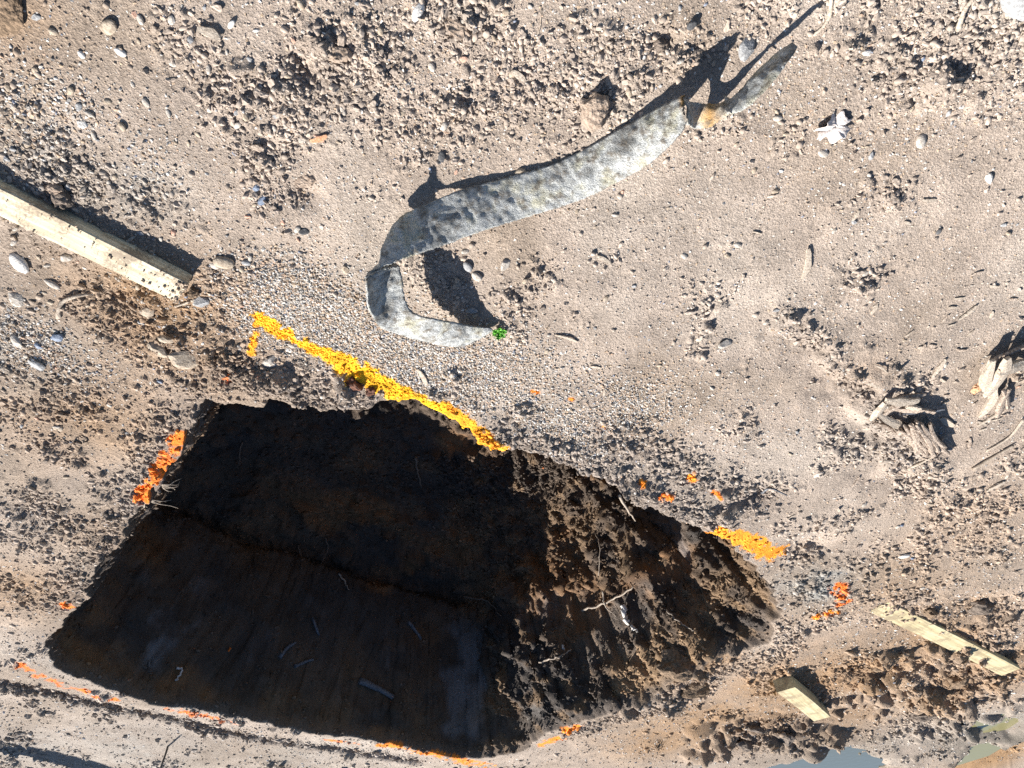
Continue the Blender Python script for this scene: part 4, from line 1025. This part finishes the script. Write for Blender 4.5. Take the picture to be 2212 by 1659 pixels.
for i, (a, b_, w_, lb) in enumerate([((605,1420),(640,1383),.028,'blue-grey wood strip pressed into the shaded wall'), ((640,1440),(678,1422),.026,'second blue-grey strip lying flat on the shaded wall'), ((678,1335),(690,1375),.022,'upright dark stick stuck in the shaded wall'),
                                     ((885,1340),(912,1380),.03,'curved dark wood scrap in the pit shade'), ((780,1470),(850,1500),.05,'dark broken branch at the foot of the scraped wall')]):
    pit_root([a, ((a[0]+b_[0])/2, (a[1]+b_[1])/2), b_], w_*.5, w_*.35, M['darkwood'], lb, off=.01, seed=950+i, name='wood_scrap', cat='wood', n=6, jit=.15, wig=.15)
def pit_stone(pix, s, mk, label):
    p_, n_ = pit_point(*pix); o = link('stone', SH['a'][random.randrange(6)].copy(), M[mk]); o.location = p_+n_*s*.15; o.scale = (s, s*.8, s*.6)
    o.rotation_euler = (random.uniform(0, 3), random.uniform(0, 3), 0); tag(o, label, 'stone')
M['paint_chip'] = mottled('painted_chip', (0.75, 0.16, 0.03), (0.88, 0.26, 0.04), 60)
pit_stone((500,1403), .035, 'paint_chip', 'orange painted chip fallen into the shaded pit')
pit_stone((1170,1016), .02, 'paint_chip', 'tiny orange painted crumb deep in the shade under the near edge')
# tufts of rootlets at the rim
def rim_tuft(pix, dirs, label, seed):
    r = random.Random(seed); q = G(*pix); root = bpy.data.objects.new('root_tuft', None); col.objects.link(root)
    z0 = -0.03; q = G(pix[0], pix[1], z0); root.location = q; tag(root, label, 'root')
    for k, (ex, ey) in enumerate(dirs):
        e = G(ex, ey, z0-0.02)-q; pts_ = [np.zeros(3)-e*.15, e*.35+np.array([r.uniform(-.01, .01), r.uniform(-.01, .01), .012]), e*.7+np.array([r.uniform(-.012, .012), r.uniform(-.012, .012), .006]), e]
        S = spline(pts_, 9); link('rootlet', tube_mesh('rootlet', S, [.0028*(1-.7*i/8) for i in range(9)], 5, .15, seed+k), M['root'], root)
rim_tuft((352,1045), [(388,1040),(392,1034),(384,1050),(378,1058),(372,1062),(386,1046)], 'pale tuft of rootlets sticking out over the shaded pit', 41)
rim_tuft((325,1078), [(385,1098),(360,1084),(352,1082),(370,1080)], 'long forked rootlet reaching out over the pit edge', 42)
rim_tuft((310,1080), [(306,1100),(318,1096),(300,1092)], 'short rootlets dangling below the orange paint', 43)

# ------------------------------------------------------------------ thin wire pin standing beyond the pit
q = G(364, 1609); zq = gz_s(q[0], q[1])
o = link('wire_pin', tube_mesh('wire_pin', [(0, 0, -.04), (.003, .002, .04), (.008, .004, .08), (.012, .007, .125)], [.006, .006, .0055, .005], 7, .1), M['steel']); o.location = (q[0], q[1], zq)
tag(o, 'thin dark wire pin standing in the dirt beyond the pit', 'pin')

# ------------------------------------------------------------------ trestle standing out of view, whose shadow crosses the far dirt
s0, s1 = G(-250, 1548), G(330, 1680); hgt = 0.75
off = np.array([math.cos(SUN_AZ), math.sin(SUN_AZ), 0])*hgt/math.tan(SUN_EL)
ra, rb = s0+off+np.array([0, 0, hgt]), s1+off+np.array([0, 0, hgt])
tr = bpy.data.objects.new('trestle', None); col.objects.link(tr); tr.location = (*((ra+rb)/2)[:2], 0)
tag(tr, 'timber trestle with one long rail standing beyond the pit', 'trestle')
tr_m = tr.location.copy()
def tr_part(name, a, b_, w_, t_):
    o = board(name, np.array(a)-np.array(tr_m), np.array(b_)-np.array(tr_m), w_, t_, M['pine'], None, 8, 6, None)
    o.parent = tr; return o
dr = (rb-ra)/np.linalg.norm(rb-ra); pn = np.array([-dr[1], dr[0], 0])
tr_part('rail', ra-dr*.3, rb+dr*.3, .14, .05)
for e in (ra-dr*.1, ):
    for s_ in (-1, 1):
        b0 = e+pn*s_*.28; b0[2] = -.02; tr_part('leg', e-np.array([0, 0, .03])+pn*s_*.04, b0, .07, .035)
